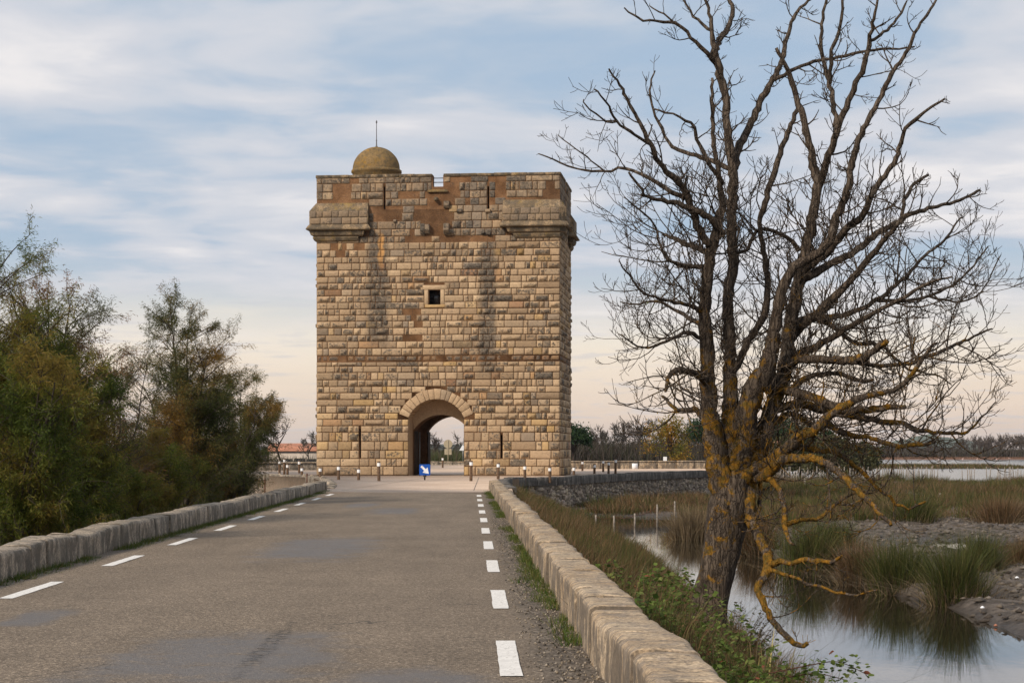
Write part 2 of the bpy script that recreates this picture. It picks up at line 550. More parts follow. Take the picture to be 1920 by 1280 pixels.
def mk_water():
    m, t, out = mat('still_water')
    oc = t.n('ShaderNodeNewGeometry').outputs['Position']
    sx = t.n('ShaderNodeSeparateXYZ', ins={0: oc})
    mp = t.n('ShaderNodeMapping', ins={'Vector': oc, 'Scale': (0.8, 0.35, 1)}).outputs[0]
    r1 = t.noise(mp, 0.7, 3, 0.5)
    mp2 = t.n('ShaderNodeMapping', ins={'Vector': oc, 'Scale': (1.0, 0.5, 1)}).outputs[0]
    r2 = t.noise(mp2, 5.0, 3, 0.6)
    breeze = t.smooth(sx.outputs[1], 130.0, 260.0)           # the open lake is ruffled, the ditch is still
    h = t.math('ADD', t.math('MULTIPLY', r1, 0.5), t.math('MULTIPLY', r2, 0.12))
    st = t.n('ShaderNodeMapRange', ins={0: breeze, 1: 0.0, 2: 1.0, 3: 0.035, 4: 0.30})
    bp = t.n('ShaderNodeBump', ins={'Distance': 0.25, 'Height': h, 'Strength': st.outputs[0]})
    b = pbsdf(t, out, (0.020, 0.017, 0.011), t.math('ADD', 0.03, t.math('MULTIPLY', breeze, 0.12)), bp.outputs[0], 0.5)
    b.inputs['IOR'].default_value = 1.33
    return m


def mk_bark():
    m, t, out = mat('lichened_bark')
    oc = ocoord(t)
    at_ = t.n('ShaderNodeAttribute', attribute_name='col')
    s = t.n('ShaderNodeSeparateColor', ins={0: at_.outputs['Color']})
    mp = t.n('ShaderNodeMapping', ins={'Vector': oc, 'Scale': (1, 1, 0.16)}).outputs[0]
    rid = t.noise(mp, 17, 6, 0.7, 0.8)
    fis = t.voro(t.vmath('ADD', mp, t.vmath('MULTIPLY', t.noise(oc, 7, 4, 0.6, out=1), (0.12, 0.12, 0.1))), 15.0, 'DISTANCE_TO_EDGE')
    base = t.mix(t.smooth(rid, 0.35, 0.65), (0.040, 0.030, 0.022), (0.125, 0.098, 0.075))
    pale = t.smooth(t.noise(oc, 1.9, 4, 0.6), 0.60, 0.70)
    base = t.mix(t.math('MULTIPLY', pale, 0.6), base, (0.19, 0.16, 0.13))
    base = t.mix(t.smooth(fis, 0.0, 0.10, 0.75, 0.0), base, (0.020, 0.015, 0.012))
    li = t.noise(oc, 3.6, 6, 0.7)
    thr = t.math('SUBTRACT', 0.72, t.math('MULTIPLY', s.outputs[0], 0.25))
    lm = t.smooth(t.math('SUBTRACT', li, thr), -0.03, 0.05)
    lc = t.mix(t.smooth(t.noise(oc, 12, 5, 0.7), 0.35, 0.65), (0.085, 0.060, 0.012), (0.26, 0.125, 0.012))
    base = t.mix(t.math('MULTIPLY', lm, 0.92), base, lc)
    h = t.math('ADD', t.math('MULTIPLY', rid, 0.6), t.math('MULTIPLY', t.smooth(fis, 0.0, 0.15), 0.5))
    pbsdf(t, out, base, 0.92, t.bump(h, 0.9, 0.035), 0.15)
    return m


def mk_leaf(name, trans=0.3, rough=0.7):
    m, t, out = mat(name)
    at_ = t.n('ShaderNodeAttribute', attribute_name='col')
    d = t.n('ShaderNodeBsdfPrincipled', ins={'Base Color': at_.outputs['Color'], 'Roughness': rough, 'Specular IOR Level': 0.2})
    tr = t.n('ShaderNodeBsdfTranslucent', ins={0: at_.outputs['Color']})
    mx = t.n('ShaderNodeMixShader', ins={0: trans, 1: d.outputs[0], 2: tr.outputs[0]})
    t.link(mx.outputs[0], out.inputs[0])
    return m


M['stone'] = mk_tower_stone()
M['mortar'] = mk_mortar()
M['trim'] = mk_weathered('tower_trim_stone', (0.27, 0.195, 0.115), (0.34, 0.245, 0.15), (0.165, 0.135, 0.10), (0.055, 0.048, 0.038), 0.5, True, (0.24, 0.165, 0.05), 0.6, 0.04, (4.0, 4.0, 9.0))
M['dome'] = mk_weathered('lichened_dome_stone', (0.20, 0.135, 0.06), (0.25, 0.165, 0.075), (0.12, 0.095, 0.06), (0.05, 0.042, 0.03), 0.7, False, (0.26, 0.145, 0.022), 0.7, 0.04, (4.0, 4.0, 8.0))
M['parapet'] = mk_weathered('warm_parapet_stone', (0.40, 0.29, 0.18), (0.52, 0.41, 0.285), (0.27, 0.225, 0.18), (0.105, 0.09, 0.075), 1.0, True, None, 0.9, 0.03)
M['parapet_grey'] = mk_weathered('grey_parapet_stone', (0.33, 0.275, 0.21), (0.41, 0.34, 0.265), (0.22, 0.195, 0.16), (0.085, 0.075, 0.062), 0.8, True, None, 0.8, 0.025, (3.0, 3.5, 5.0))
M['cap'] = mk_weathered('dark_coping_stone', (0.15, 0.135, 0.12), (0.22, 0.20, 0.175), (0.10, 0.092, 0.083), (0.05, 0.046, 0.042), 0.7, True, None, 0.8, 0.03)
M['rubble'] = mk_weathered('grey_rubble_stone', (0.26, 0.215, 0.17), (0.36, 0.305, 0.245), (0.18, 0.155, 0.13), (0.075, 0.068, 0.06), 0.7, False, None, 0.7, 0.03, (4.0, 4.0, 4.0), True)
M['rubble_mortar'] = simple('grey_lime_mortar', (0.15, 0.128, 0.105), 0.95, 0.3, 3.0, 0.5)
M['asphalt'] = mk_asphalt()
M['paint'] = mk_paint()
M['plaza'] = mk_plaza()
M['ground'] = mk_ground()
M['water'] = mk_water()
M['bark'] = mk_bark()
M['leaf'] = mk_leaf('foliage', 0.42)
M['blade'] = mk_leaf('rush_blades', 0.15)
M['wood'] = simple('weathered_brown_timber', (0.115, 0.070, 0.042), 0.8, 0.35, 9.0, 0.4)
M['greywood'] = simple('bleached_grey_timber', (0.24, 0.21, 0.18), 0.9, 0.3, 9.0, 0.4)
M['white'] = simple('white_reflective_band', (0.78, 0.79, 0.80), 0.45, 0.05, 6.0)
M['blackmetal'] = simple('black_metal', (0.015, 0.015, 0.016), 0.5, 0.2, 6.0)
M['galv'] = simple('galvanised_metal', (0.30, 0.31, 0.31), 0.45, 0.15, 6.0, 0, 0.4, 0.6)
M['rust'] = simple('rusty_iron', (0.085, 0.032, 0.018), 0.85, 0.4, 20.0, 0.3)
M['blue'] = simple('blue_sign_enamel', (0.008, 0.075, 0.36), 0.4, 0.08, 3.0)
M['signwhite'] = simple('white_sign_enamel', (0.74, 0.76, 0.79), 0.4, 0.05, 3.0)
M['signred'] = simple('red_sign_enamel', (0.45, 0.02, 0.02), 0.4, 0.05, 3.0)
M['signback'] = simple('bare_sign_back', (0.33, 0.285, 0.20), 0.6, 0.12, 3.0)
M['roof'] = simple('terracotta_roof_tile', (0.36, 0.165, 0.105), 0.9, 0.25, 0.8, 0.3)
M['plaster'] = simple('pale_plaster', (0.42, 0.37, 0.32), 0.9, 0.15, 0.6, 0.1)
M['glass'] = simple('dark_window_glass', (0.012, 0.014, 0.018), 0.15, 0.1, 1.0, 0, 0.5)
M['iron'] = simple('grey_iron_bar', (0.10, 0.10, 0.105), 0.5, 0.2, 5.0)
M['bird'] = simple('pale_pink_plumage', (0.72, 0.52, 0.46), 0.8, 0.1, 5.0)
M['darkdoor'] = simple('dark_oak_boards', (0.045, 0.026, 0.015), 0.8, 0.4, 5.0, 0.3)
M['hill'] = simple('distant_hill_scrub', (0.055, 0.07, 0.04), 0.95, 0.3, 0.004)


# ------------------------------------------------------------------ lines of the place
def x_rw(y): return 1.05 - 0.0236 * y                  # road-side foot of the right parapet
def x_lw(y): return -6.20 - 0.0195 * y                 # road-side foot of the left parapet
def x_edge(y): return 0.292 - 0.0206 * y               # right-hand edge line of the road
ROAD_A = math.atan(0.0206)

PLZ_R = [(0.05, 80.5), (0.0, 88), (-0.35, 100), (-0.35, 114), (0.7, 120), (3.0, 123.5), (5.3, 132), (7.1, 138), (10.9, 149), (14.2, 157), (18.5, 168), (21.0, 181), (17.5, 186), (6.0, 180.5), (3.0, 190), (1.5, 205), (1.0, 232)]
PLZ_L = [(-7.7, 80.5), (-8.1, 88), (-9.2, 101), (-12.4, 124), (-17.0, 134), (-24.0, 146), (-26, 160), (-20, 168), (-14, 172), (-11.5, 190), (-10, 212), (-9.5, 232)]


def interp(pts, y):
    a = np.array(pts)
    return np.interp(y, a[:, 1], a[:, 0])


STREAM_L = [(4.3, 0), (4.4, 30), (4.6, 45), (4.9, 60), (4.9, 75), (4.3, 93), (3.8, 106), (3.0, 114)]
STREAM_R = [(12, 0), (11.6, 33), (10.3, 43), (10.5, 49), (9.7, 57), (8.7, 68), (8.6, 88), (8.4, 100), (9.4, 112)]


def sstep(x, a, b):
    t = np.clip((x - a) / (b - a), 0, 1)
    return t * t * (3 - 2 * t)


def vnoise(x, y, s, seed=0):
    """cheap smooth value noise, vectorised"""
    x = np.asarray(x, float) / s + seed * 17.3
    y = np.asarray(y, float) / s + seed * 9.1
    xi = np.floor(x); yi = np.floor(y)
    fx = x - xi; fy = y - yi
    fx = fx * fx * (3 - 2 * fx); fy = fy * fy * (3 - 2 * fy)

    def h(a, b):
        v = np.sin(a * 127.1 + b * 311.7 + seed * 74.7) * 43758.5453
        return v - np.floor(v)
    return (h(xi, yi) * (1 - fx) + h(xi + 1, yi) * fx) * (1 - fy) + (h(xi, yi + 1) * (1 - fx) + h(xi + 1, yi + 1) * fx) * fy


def ground_z(x, y):
    x = np.asarray(x, float); y = np.asarray(y, float)
    n1 = vnoise(x, y, 3.0, 1) - 0.5
    n2 = vnoise(x, y, 0.9, 2) - 0.5
    n3 = vnoise(x, y, 14.0, 3) - 0.5
    # right side: bank, ditch, mud and marsh
    wr = x_rw(np.minimum(y, 88)) + 0.45
    sl = interp(STREAM_L, y); sr = interp(STREAM_R, y)
    d = np.clip((x - wr) / np.maximum(sl - wr, 0.5), 0, 3)
    bank = -0.32 - 1.9 * d ** 1.1 + 0.18 * n1 + 0.06 * n2
    bed = -2.75
    mudz = -1.99 + 0.26 * n1 + 0.30 * n2 + 0.1 * n3
    pool = np.exp(-(((x - 20.5) / 5.0) ** 2 + ((y - 81) / 5.5) ** 2) * 1.3)
    mudz = mudz - 0.6 * pool
    rgt = bank * (1 - sstep(d, 0.97, 1.15)) + bed * sstep(d, 0.97, 1.15)
    rise = sstep(x, sr - 0.5, sr + 0.8)
    rgt = np.where(x > sl, bed * (1 - rise) + mudz * rise, rgt)
    marsh = -1.95 + 0.25 * n1 + 0.15 * n3
    k = sstep(y, 112, 120)
    rgt = rgt * (1 - k) + marsh * k
    # the lake
    lakel = 0.128 * y + 2.0 * n3
    inl = sstep(x, lakel - 2, lakel + 5) * sstep(y, 229 + 8 * n3, 241 + 8 * n3) * (1 - sstep(y, 768, 782))
    isl = sstep(x, 66, 74) * (1 - sstep(x, 106, 116)) * sstep(y, 405, 425) * (1 - sstep(y, 455, 475))
    land = -1.7 + 0.3 * n3 + 0.5 * sstep(y, 800, 1500)
    nearl = rgt * (1 - sstep(y, 225, 260)) + land * sstep(y, 225, 260)
    rr = nearl * (1 - inl) + (-3.2) * inl
    rr = np.where(isl > 0.02, np.maximum(rr, -3.2 + 1.25 * isl), rr)
    # left side
    wl = x_lw(np.minimum(y, 88)) - 0.5
    dl = np.clip(wl - x, 0, 40)
    lft = -0.45 - 0.9 * sstep(dl, 0, 5) + 0.15 * n1 + 0.2 * n3
    mid = -0.35
    z = np.where(x > wr - 0.05, rr, np.where(x < wl + 0.05, lft, mid))
    # beneath the plaza the sheet lies low
    pl = (y > 90) & (x > interp(PLZ_L, y) - 0.2) & (x < interp(PLZ_R, y) + 0.2) & (y < 236)
    z = np.where(pl, np.minimum(z, -1.2), z)
    past = sstep(y, 236, 262)
    z = np.where((y > 236) & (x < wr), z * (1 - past) + past * (-1.3 + 0.3 * n3), z)
    return z


def graded(lo, a, b, hi, fine, growth):
    core = list(np.arange(a, b + 1e-6, fine))
    up = []; s = fine; v = b
    while v < hi:
        s *= growth; v += s; up.append(v)
    dn = []; s = fine; v = a
    while v > lo:
        s *= growth; v -= s; dn.append(v)
    return np.array(dn[::-1] + core + up)


xs = graded(-9000, -14, 26, 9000, 0.4, 1.09)
ys = graded(-40, 6, 122, 14000, 0.5, 1.035)
GX, GY = np.meshgrid(xs, ys)
V = np.stack([GX, GY, ground_z(GX, GY)], -1).reshape(-1, 3)
nx, ny = len(xs), len(ys)
i = np.arange(ny - 1)[:, None] * nx; j = np.arange(nx - 1)[None, :]
Q = np.stack([i + j, i + j + 1, i + nx + j + 1, i + nx + j], -1).reshape(-1, 4)
tag(link('ground', np_mesh('ground', V, Q, smooth=True), M['ground']), kind='structure')

# water: one level for ditch, pool and lake
V = np.array([(1.2, -30, -2.2), (900, -30, -2.2), (900, 800, -2.2), (1.2, 800, -2.2)])
tag(link('water', np_mesh('water', V, np.array([[0, 1, 2, 3]])), M['water']), kind='structure')

# road: sheet in its own frame (x across from the right-hand line, y along)
road = empty('road', (x_edge(0), 0, 0), ROAD_A)
tag(road, kind='structure')
rv, rq = [], []
ry = np.concatenate([np.arange(-6, 40, 0.5), np.arange(40, 82.6, 1.0)])
ry[-1] = 82.0
rx = np.linspace(-6.75, 1.0, 22)
for b, y in enumerate(ry):
    for a, x in enumerate(rx):
        crown = 0.03 - 0.004 * (x + 2.9) ** 2 * 0.6
        rv.append((x, y, crown - 0.03 + 0.006 * (mnoise.noise(Vector((x * 0.9, y * 0.4, 0))))))
for b in range(len(ry) - 1):
    for a in range(len(rx) - 1):
        k = b * len(rx) + a
        rq.append((k, k + 1, k + 1 + len(rx), k + len(rx)))
link('carriageway', np_mesh('carriageway', rv, np.array(rq), smooth=True), M['asphalt'], road)


def road_z(x): return 0.03 - 0.0024 * (x + 2.9) ** 2 - 0.03


# painted dashes: 3 m long, 3.5 m apart, worn edges
def dash(x, y0, L, wd):
    n = 10
    vs, qs = [], []
    for q in range(n + 1):
        y = y0 + L * q / n
        a = random.uniform(-0.005, 0.005); b_ = random.uniform(-0.005, 0.005)
        vs += [(x - wd / 2 + a, y, road_z(x) + 0.007), (x + wd / 2 + b_, y, road_z(x) + 0.007)]
        if q: qs.append((2 * q - 2, 2 * q - 1, 2 * q + 1, 2 * q))
    link('edge_line_dash', np_mesh('edge_line_dash', vs, np.array(qs)), M['paint'], road)


y = 15.25 - 6.5
while y < 77:
    dash(0.03 + random.uniform(-0.015, 0.015), y, 2.9 + random.uniform(-0.1, 0.1), 0.17)
    y += 6.5
y = 23.3 - 13.0
while y < 78:
    dash(-5.68 + random.uniform(-0.02, 0.02), y, 2.95, 0.17)
    y += 6.5

# plaza
plz = PLZ_R + PLZ_L[::-1]


def prism(poly, z0, z1):
    n = len(poly)
    import mathutils
    tri = mathutils.geometry.tessellate_polygon([[Vector((p[0], p[1], 0)) for p in poly]])
    V = [(p[0], p[1], z1) for p in poly] + [(p[0], p[1], z0) for p in poly]
    Q = [(k, (k + 1) % n, n + (k + 1) % n, n + k) for k in range(n)]
    T = []
    for a, b, c in tri:
        ax = (poly[b][0] - poly[a][0]) * (poly[c][1] - poly[a][1]) - (poly[b][1] - poly[a][1]) * (poly[c][0] - poly[a][0])
        T.append((a, b, c) if ax > 0 else (a, c, b))
    return V, Q, T


pv, pq, pt = prism(plz, -3.2, 0.0)
plaza = tag(link('plaza', np_mesh('plaza', pv, [np.array(pq), np.array(pt)]), M['plaza']), kind='structure')
# expansion joints: two slightly sunken-looking dark strips laid on the slab
for a, b in (((-7.15, 84.0), (-5.2, 124.0)), ((-1.6, 84.0), (-2.05, 124.0)), ((-6.1, 112), (-1.9, 112))):
    a = np.array(a); b = np.array(b); d = (b - a) / np.linalg.norm(b - a); nrm = np.array([-d[1], d[0]]) * 0.018
    vs = [(*(a - nrm), 0.004), (*(b - nrm), 0.004), (*(b + nrm), 0.004), (*(a + nrm), 0.004)]
    link('slab_joint', np_mesh('slab_joint', vs, np.array([[0, 1, 2, 3]])), M['rubble_mortar'], plaza)

# ------------------------------------------------------------------ tower
TA = math.asin(0.1065)                       # the tower is turned a little to the road
TW, TD, TH = 16.12, 9.0, 19.72
FR = np.array([3.13, 131.0])
RT = np.array([math.cos(TA), -math.sin(TA)])
FL = FR - TW * RT
tower = empty('stone_tower', (FL[0], FL[1], 0), -TA)
tag(tower, 'square medieval stone gate tower with arched passage and small roof dome', 'tower')


def fu(px, py=HZ, dep=0.0):
    """photo pixel -> (u, z) on the tower face plane (dep metres behind it)"""
    # ray X = k*Y ; plane: FL + u*RT + dep*DN
    DN = np.array([math.sin(TA), math.cos(TA)])
    P = FL + dep * DN
    k = (px - 960) / F
    # P.x + u*RT.x = k*(P.y + u*RT.y)
    u = (k * P[1] - P[0]) / (RT[0] - k * RT[1])
    Y = P[1] + u * RT[1]
    return u, CZ + (HZ - py) * Y / F


def uz(px, py): return fu(px, py)


AU0 = fu(766)[0]; AU1 = fu(870)[0]; AUC = (AU0 + AU1) / 2; AHW = (AU1 - AU0) / 2
A_AP = fu(820, 748)[1]; A_SP = fu(768, 783)[1]
A_R = (AHW ** 2 + (A_AP - A_SP) ** 2) / (2 * (A_AP - A_SP)); A_CZ = A_AP - A_R
A_OUT = A_R + 0.66
B_AP, B_SP = 4.03, 3.04
B_R = (AHW ** 2 + (B_AP - B_SP) ** 2) / (2 * (B_AP - B_SP)); B_CZ = B_AP - B_R
WIN = (fu(803)[0], fu(826)[0], fu(815, 571)[1], fu(815, 543)[1])
SLITS = [(fu(721)[0], fu(721, 393)[1], fu(721, 350)[1], 0.13), (fu(915.5)[0], fu(915, 392)[1], fu(915, 349)[1], 0.13),
         (fu(675)[0], fu(675, 859)[1], fu(675, 803)[1], 0.13), (fu(940.5)[0], fu(940, 859)[1], fu(940, 815)[1], 0.13)]
CRE = (fu(811)[0], fu(831)[0], fu(820, 350)[1])


def arch_profile(hw, sp, r, cz, uc, z0, n=14):
    pts = [(uc - hw, z0), (uc + hw, z0)]
    a0 = math.atan2(sp - cz, hw)
    for q in range(n + 1):
        a = a0 + (math.pi - 2 * a0) * q / n
        pts.append((uc + r * math.cos(a), cz + r * math.sin(a)))
    return pts


def prism_y(prof, y0, y1):
    n = len(prof)
    V = [(p[0], y0, p[1]) for p in prof] + [(p[0], y1, p[1]) for p in prof]
    fs = [tuple(range(n)), tuple(range(2 * n - 1, n - 1, -1))] + [(k, n + k, n + (k + 1) % n, (k + 1) % n) for k in range(n)]
    me = bpy.data.meshes.new('cut')
    me.from_pydata(V, [], fs)
    return me


def boxmesh(x0, x1, y0, y1, z0, z1):
    return MB().box(x0, x1, y0, y1, z0, z1).mesh('cut')


core = bpy.data.objects.new('wall_core', boxmesh(0, TW, 0, TD, -0.3, TH))
col.objects.link(core)
cuts = [prism_y(arch_profile(AHW, A_SP, A_R, A_CZ, AUC, -1.0), -1, 1.8),
        prism_y(arch_profile(AHW + 0.01, B_SP, B_R, B_CZ, AUC + 0.06, -1.1), 1.5, 11),
        boxmesh(AUC - AHW - 0.9, AUC + AHW + 0.9, 3.6, 7.9, -0.9, 4.6),
        boxmesh(WIN[0], WIN[1], -1, 0.9, WIN[2], WIN[3]),
        boxmesh(0.75, TW - 0.75, 0.75, TD - 0.75, 17.75, 22),
        boxmesh(CRE[0], CRE[1], -1, 1.2, CRE[2], 22),
        boxmesh(TW - 2, TW + 1, 4.1, 4.75, 18.7, 22), boxmesh(-1, 2, 4.1, 4.75, 18.7, 22), boxmesh(7.2, 7.9, TD - 2, TD + 1, 18.8, 22)]
for u, z0, z1, wd in SLITS:
    cuts.append(boxmesh(u - wd / 2, u + wd / 2, -1, 0.62, z0, z1))
    cuts.append(boxmesh(u - 0.6, u + 0.6, 0.6, 3.2 if z1 < 10 else 0.68, z0 - 0.05, z1 + 0.05))
for c in cuts:
    co = bpy.data.objects.new('cut', c)
    col.objects.link(co)
    md = core.modifiers.new('b', 'BOOLEAN')
    md.operation = 'DIFFERENCE'; md.solver = 'EXACT'; md.object = co
dg = bpy.context.evaluated_depsgraph_get()
me = bpy.data.meshes.new_from_object(core.evaluated_get(dg))
core.modifiers.clear()
core.data = me
me.name = 'wall_core'
for o in [o for o in col.objects if o.name.startswith('cut')]:
    bpy.data.objects.remove(o)
me.materials.clear()
me.materials.append(M['mortar'])
core.parent = tower

# --- the facing stones
FRAMES = {'front': (lambda u, v, w_: (u, -w_, v)), 'right': (lambda u, v, w_: (TW + w_, u, v)),
          'left': (lambda u, v, w_: (-w_, TD - u, v)), 'back': (lambda u, v, w_: (TW - u, TD + w_, v))}


def stone_geo(u0, u1, v0, v1, style, proud=0.03):
    """one block: chamfered rim, drafted margin, rough stepped boss. returns V(u,v,w), Q, darkening offset per vertex"""
    L, H = u1 - u0, v1 - v0
    g = 0.008
    m = min(random.uniform(0.07, 0.115), 0.26 * L, 0.26 * H)
    if style == 'boss':
        m2 = m + 0.022
        nxi = 1 if L < 0.6 else 2 if L < 1.0 else 3
        us = [u0 + g, u0 + m, u0 + m2] + [u0 + m2 + (L - 2 * m2) * q / (nxi + 1) for q in range(1, nxi + 1)] + [u1 - m2, u1 - m, u1 - g]
        vs = [v0 + g, v0 + m, v0 + m2, v1 - m2, v1 - m, v1 - g]
    else:
        nxi = 1 if L < 0.7 else 2
        us = [u0 + g, u0 + m] + [u0 + m + (L - 2 * m) * q / (nxi + 1) for q in range(1, nxi + 1)] + [u1 - m, u1 - g]
        vs = [v0 + g, v0 + m, v0 + H * random.uniform(0.42, 0.6), v1 - m, v1 - g]
    boss = {'boss': random.uniform(0.05, 0.12), 'rough': random.uniform(0.03, 0.07), 'flat': 0.006}[style]
    V, Dk = [], []
    nu, nv = len(us), len(vs)
    for b, v in enumerate(vs):
        for a, u in enumerate(us):
            e = min(a, b, nu - 1 - a, nv - 1 - b)
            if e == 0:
                V.append((u + random.uniform(-.005, .005), v + random.uniform(-.007, .007), proud - 0.010)); Dk.append(-0.25)
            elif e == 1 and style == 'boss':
                V.append((u + random.uniform(-.008, .008), v + random.uniform(-.008, .008), proud)); Dk.append(-0.2)
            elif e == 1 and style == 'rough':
                V.append((u + random.uniform(-.01, .01), v + random.uniform(-.012, .012), proud + boss * 0.3 * random.random())); Dk.append(0.0)
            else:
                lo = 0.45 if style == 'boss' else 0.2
                V.append((u + random.uniform(-.018, .018), v + random.uniform(-.02, .02), proud + boss * random.uniform(lo, 1.0))); Dk.append(0.22 if style == 'boss' else 0.0)  # boss vertices tinted darker, rim and margin lighter
    Q = [(b * nu + a, b * nu + a + 1, (b + 1) * nu + a + 1, (b + 1) * nu + a) for b in range(nv - 1) for a in range(nu - 1)]
    ring = [a for a in range(nu)] + [b * nu + nu - 1 for b in range(1, nv)] + [(nv - 1) * nu + a for a in range(nu - 2, -1, -1)] + [b * nu for b in range(nv - 2, 0, -1)]
    base = len(V)
    for r_ in ring:
        u, v, w_ = V[r_]
        V.append((u, v, -0.05)); Dk.append(-0.2)
    n = len(ring)
    for k in range(n):
        Q.append((ring[(k + 1) % n], ring[k], base + k, base + (k + 1) % n))
    DARK_ADD[id(V)] = Dk
    KEEP.append(V)
    return V, Q


DARK_ADD, KEEP = {}, []


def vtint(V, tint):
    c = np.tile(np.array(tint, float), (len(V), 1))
    c[:, 1] = np.clip(c[:, 1] + np.array(DARK_ADD[id(V)]), 0, 1)
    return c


def stone_tint(u, v, style):
    tone = random.betavariate(1.5, 1.1)
    dark = random.betavariate(1.2, 2.4) + (0.15 if style == 'boss' else 0.0)
    r_ = random.random()
    hue = random.uniform(0.35, 0.75)
    if r_ < 0.10: hue = random.uniform(0.0, 0.25)
    elif r_ > 0.95: hue = random.uniform(0.80, 0.93)
    elif r_ > 0.92: hue = random.uniform(0.96, 1.0)
    if v > 15.5:
        hue = max(0.0, hue - random.uniform(0.1, 0.45)); dark += 0.2; tone *= 0.75
    if v < 4 and random.random() < 0.25: hue = random.uniform(0.72, 0.9)
    return (tone, min(dark, 1.0), hue)


# bare render where facing stones are lost, photo rectangles
PATCH = [(740, 352, 800, 375, .6), (700, 392, 800, 418, .66), (760, 415, 802, 455, .6), (795, 352, 843, 452, .88), (680, 450, 700, 480, .35),
         (612, 452, 690, 482, .5), (838, 440, 935, 453, .9), (770, 590, 795, 640, .4), (600, 330, 700, 380, .16), (840, 325, 1040, 380, .22), (770, 560, 790, 600, .4)]
PU = []
for a, b, c, d, p in PATCH:
    u0, z1 = fu(a, b); u1, z0 = fu(c, d)
    PU.append((u0, u1, z0, z1, p))
BR_L = (-0.5, fu(692)[0], fu(600, 437)[1], fu(600, 383)[1])
BR_R = (fu(948)[0], TW + 0.5, fu(1000, 437)[1], fu(1000, 376)[1])
STR_Z = (fu(800, 678)[1], fu(800, 666)[1])


def courses():
    out = []; z = 0.02
    while z < TH - 0.12:
        if z < 2.8: h = random.uniform(0.50, 0.60)
        elif z < 16: h = random.uniform(0.40, 0.48)
        else: h = random.uniform(0.42, 0.56)
        if z < STR_Z[0] < z + h * 1.45: h = STR_Z[0] - z
        if abs(z - STR_Z[0]) < 1e-4: h = STR_Z[1] - STR_Z[0]
        if TH - 0.1 - (z + h) < 0.25: h = TH - 0.1 - z
        out.append((z, z + h)); z += h
    return out


def free(z0, z1, W, front):
    blk = []
    if front:
        zm = z0 + (z1 - z0) * 0.35
        if z0 < A_SP + 0.02:
            blk.append((AU0, AU1))
        if zm > A_SP - 0.1 and abs(zm - A_CZ) < A_OUT:
            h = math.sqrt(A_OUT ** 2 - (zm - A_CZ) ** 2)
            blk.append((AUC - h - 0.01, AUC + h + 0.01))
        if z1 > WIN[2] - 0.22 and z0 < WIN[3] + 0.28:
            blk.append((WIN[0] - 0.26, WIN[1] + 0.26))
        for u, s0, s1, wd in SLITS:
            if z1 > s0 and z0 < s1: blk.append((u - wd / 2 - 0.005, u + wd / 2 + 0.005))
        if z1 > CRE[2] - 0.3: blk.append((CRE[0] - 0.05, CRE[1] + 0.05))
        for b in (BR_L, BR_R):
            if z1 > b[2] + 0.1 and z0 < b[3]: blk.append((b[0], b[1]))
    blk.sort()
    res = []; x = 0.0
    for a, b in blk:
        if a - x > 0.16: res.append((x, a))
        x = max(x, b)
    if W - x > 0.16: res.append((x, W))
    return res


ALL = []          # (area in view, frame, V, Q, tint)
for face, W in (('front', TW), ('right', TD), ('left', TD), ('back', TW)):
    cs_ = courses()
    for z0, z1 in cs_:
        string = abs(z0 - STR_Z[0]) < 1e-4
        if face in ('right', 'left', 'back'):
            if z0 > 15.6 and face != 'back':
                ivs = [(3.0, 6.0)] if z0 < 17.8 else [(0.0, 4.05), (4.8, TD)]
            elif face == 'back':
                ivs = [(0, TW - AU1), (TW - AU0, TW)] if z0 < 5 else [(0, TW)]
            else:
                ivs = [(0.0, W)]
        else:
            ivs = free(z0, z1, W, True)
        for a, b in ivs:
            x = a
            while x < b - 0.02:
                r_ = random.random()
                L = random.uniform(0.27, 0.42) if r_ < 0.40 else random.uniform(0.46, 0.78) if r_ < 0.82 else random.uniform(0.85, 1.4)
                if face in ('right', 'left', 'back'): L *= 1.25
                if z0 < 2.8: L *= 1.2
                if b - (x + L) < 0.26: L = b - x
                if L > 1.7: L *= 0.5
                um, vm = x + L / 2, (z0 + z1) / 2
                ok = True
                if face == 'front':
                    for u0, u1, q0, q1, p in PU:
                        if u0 < um < u1 and q0 < vm < q1 and random.random() < p: ok = False
                if string and random.random() < 0.12: ok = False
                if ok:
                    st = random.choices(('boss', 'rough', 'flat'), (0.36, 0.26, 0.38) if 3.0 < vm < 15.2 else (0.12, 0.36, 0.52) if vm >= 15.2 else (0.20, 0.34, 0.46))[0]
                    j = random.uniform(0.007, 0.014)
                    if string:
                        Vg, Qg = stone_geo(x + 0.06, x + L - 0.06, z0 + 0.09, z1 - 0.05, 'rough', 0.01)
                        tint = (0.0, random.uniform(0.45, 0.95), random.uniform(0.97, 1.0))
                    else:
                        Vg, Qg = stone_geo(x + j, x + L - j, z0 + j, z1 - j, st)
                        tint = stone_tint(um, vm, st)
                    ALL.append(((L * (z1 - z0)) if face == 'front' else 0.0, face, Vg, Qg, tint))
                x += L


def stones_on(face_fn, u0, u1, z0, z1, rows, first=0.5):
    """extra courses on a projecting body"""
    for r_ in range(rows):
        a = z0 + (z1 - z0) * r_ / rows; b = z0 + (z1 - z0) * (r_ + 1) / rows
        x = u0
        while x < u1 - 0.02:
            L = random.uniform(0.4, 0.75)
            if u1 - (x + L) < 0.25: L = u1 - x
            Vg, Qg = stone_geo(x + 0.01, x + L - 0.01, a + 0.01, b - 0.01, random.choice(('rough', 'flat', 'rough')), 0.025)
            ALL.append((L * (b - a) * 0.9, face_fn, Vg, Qg, (random.random() * 0.6, random.uniform(0.2, 0.6), random.uniform(0.0, 0.35))))
            x += L


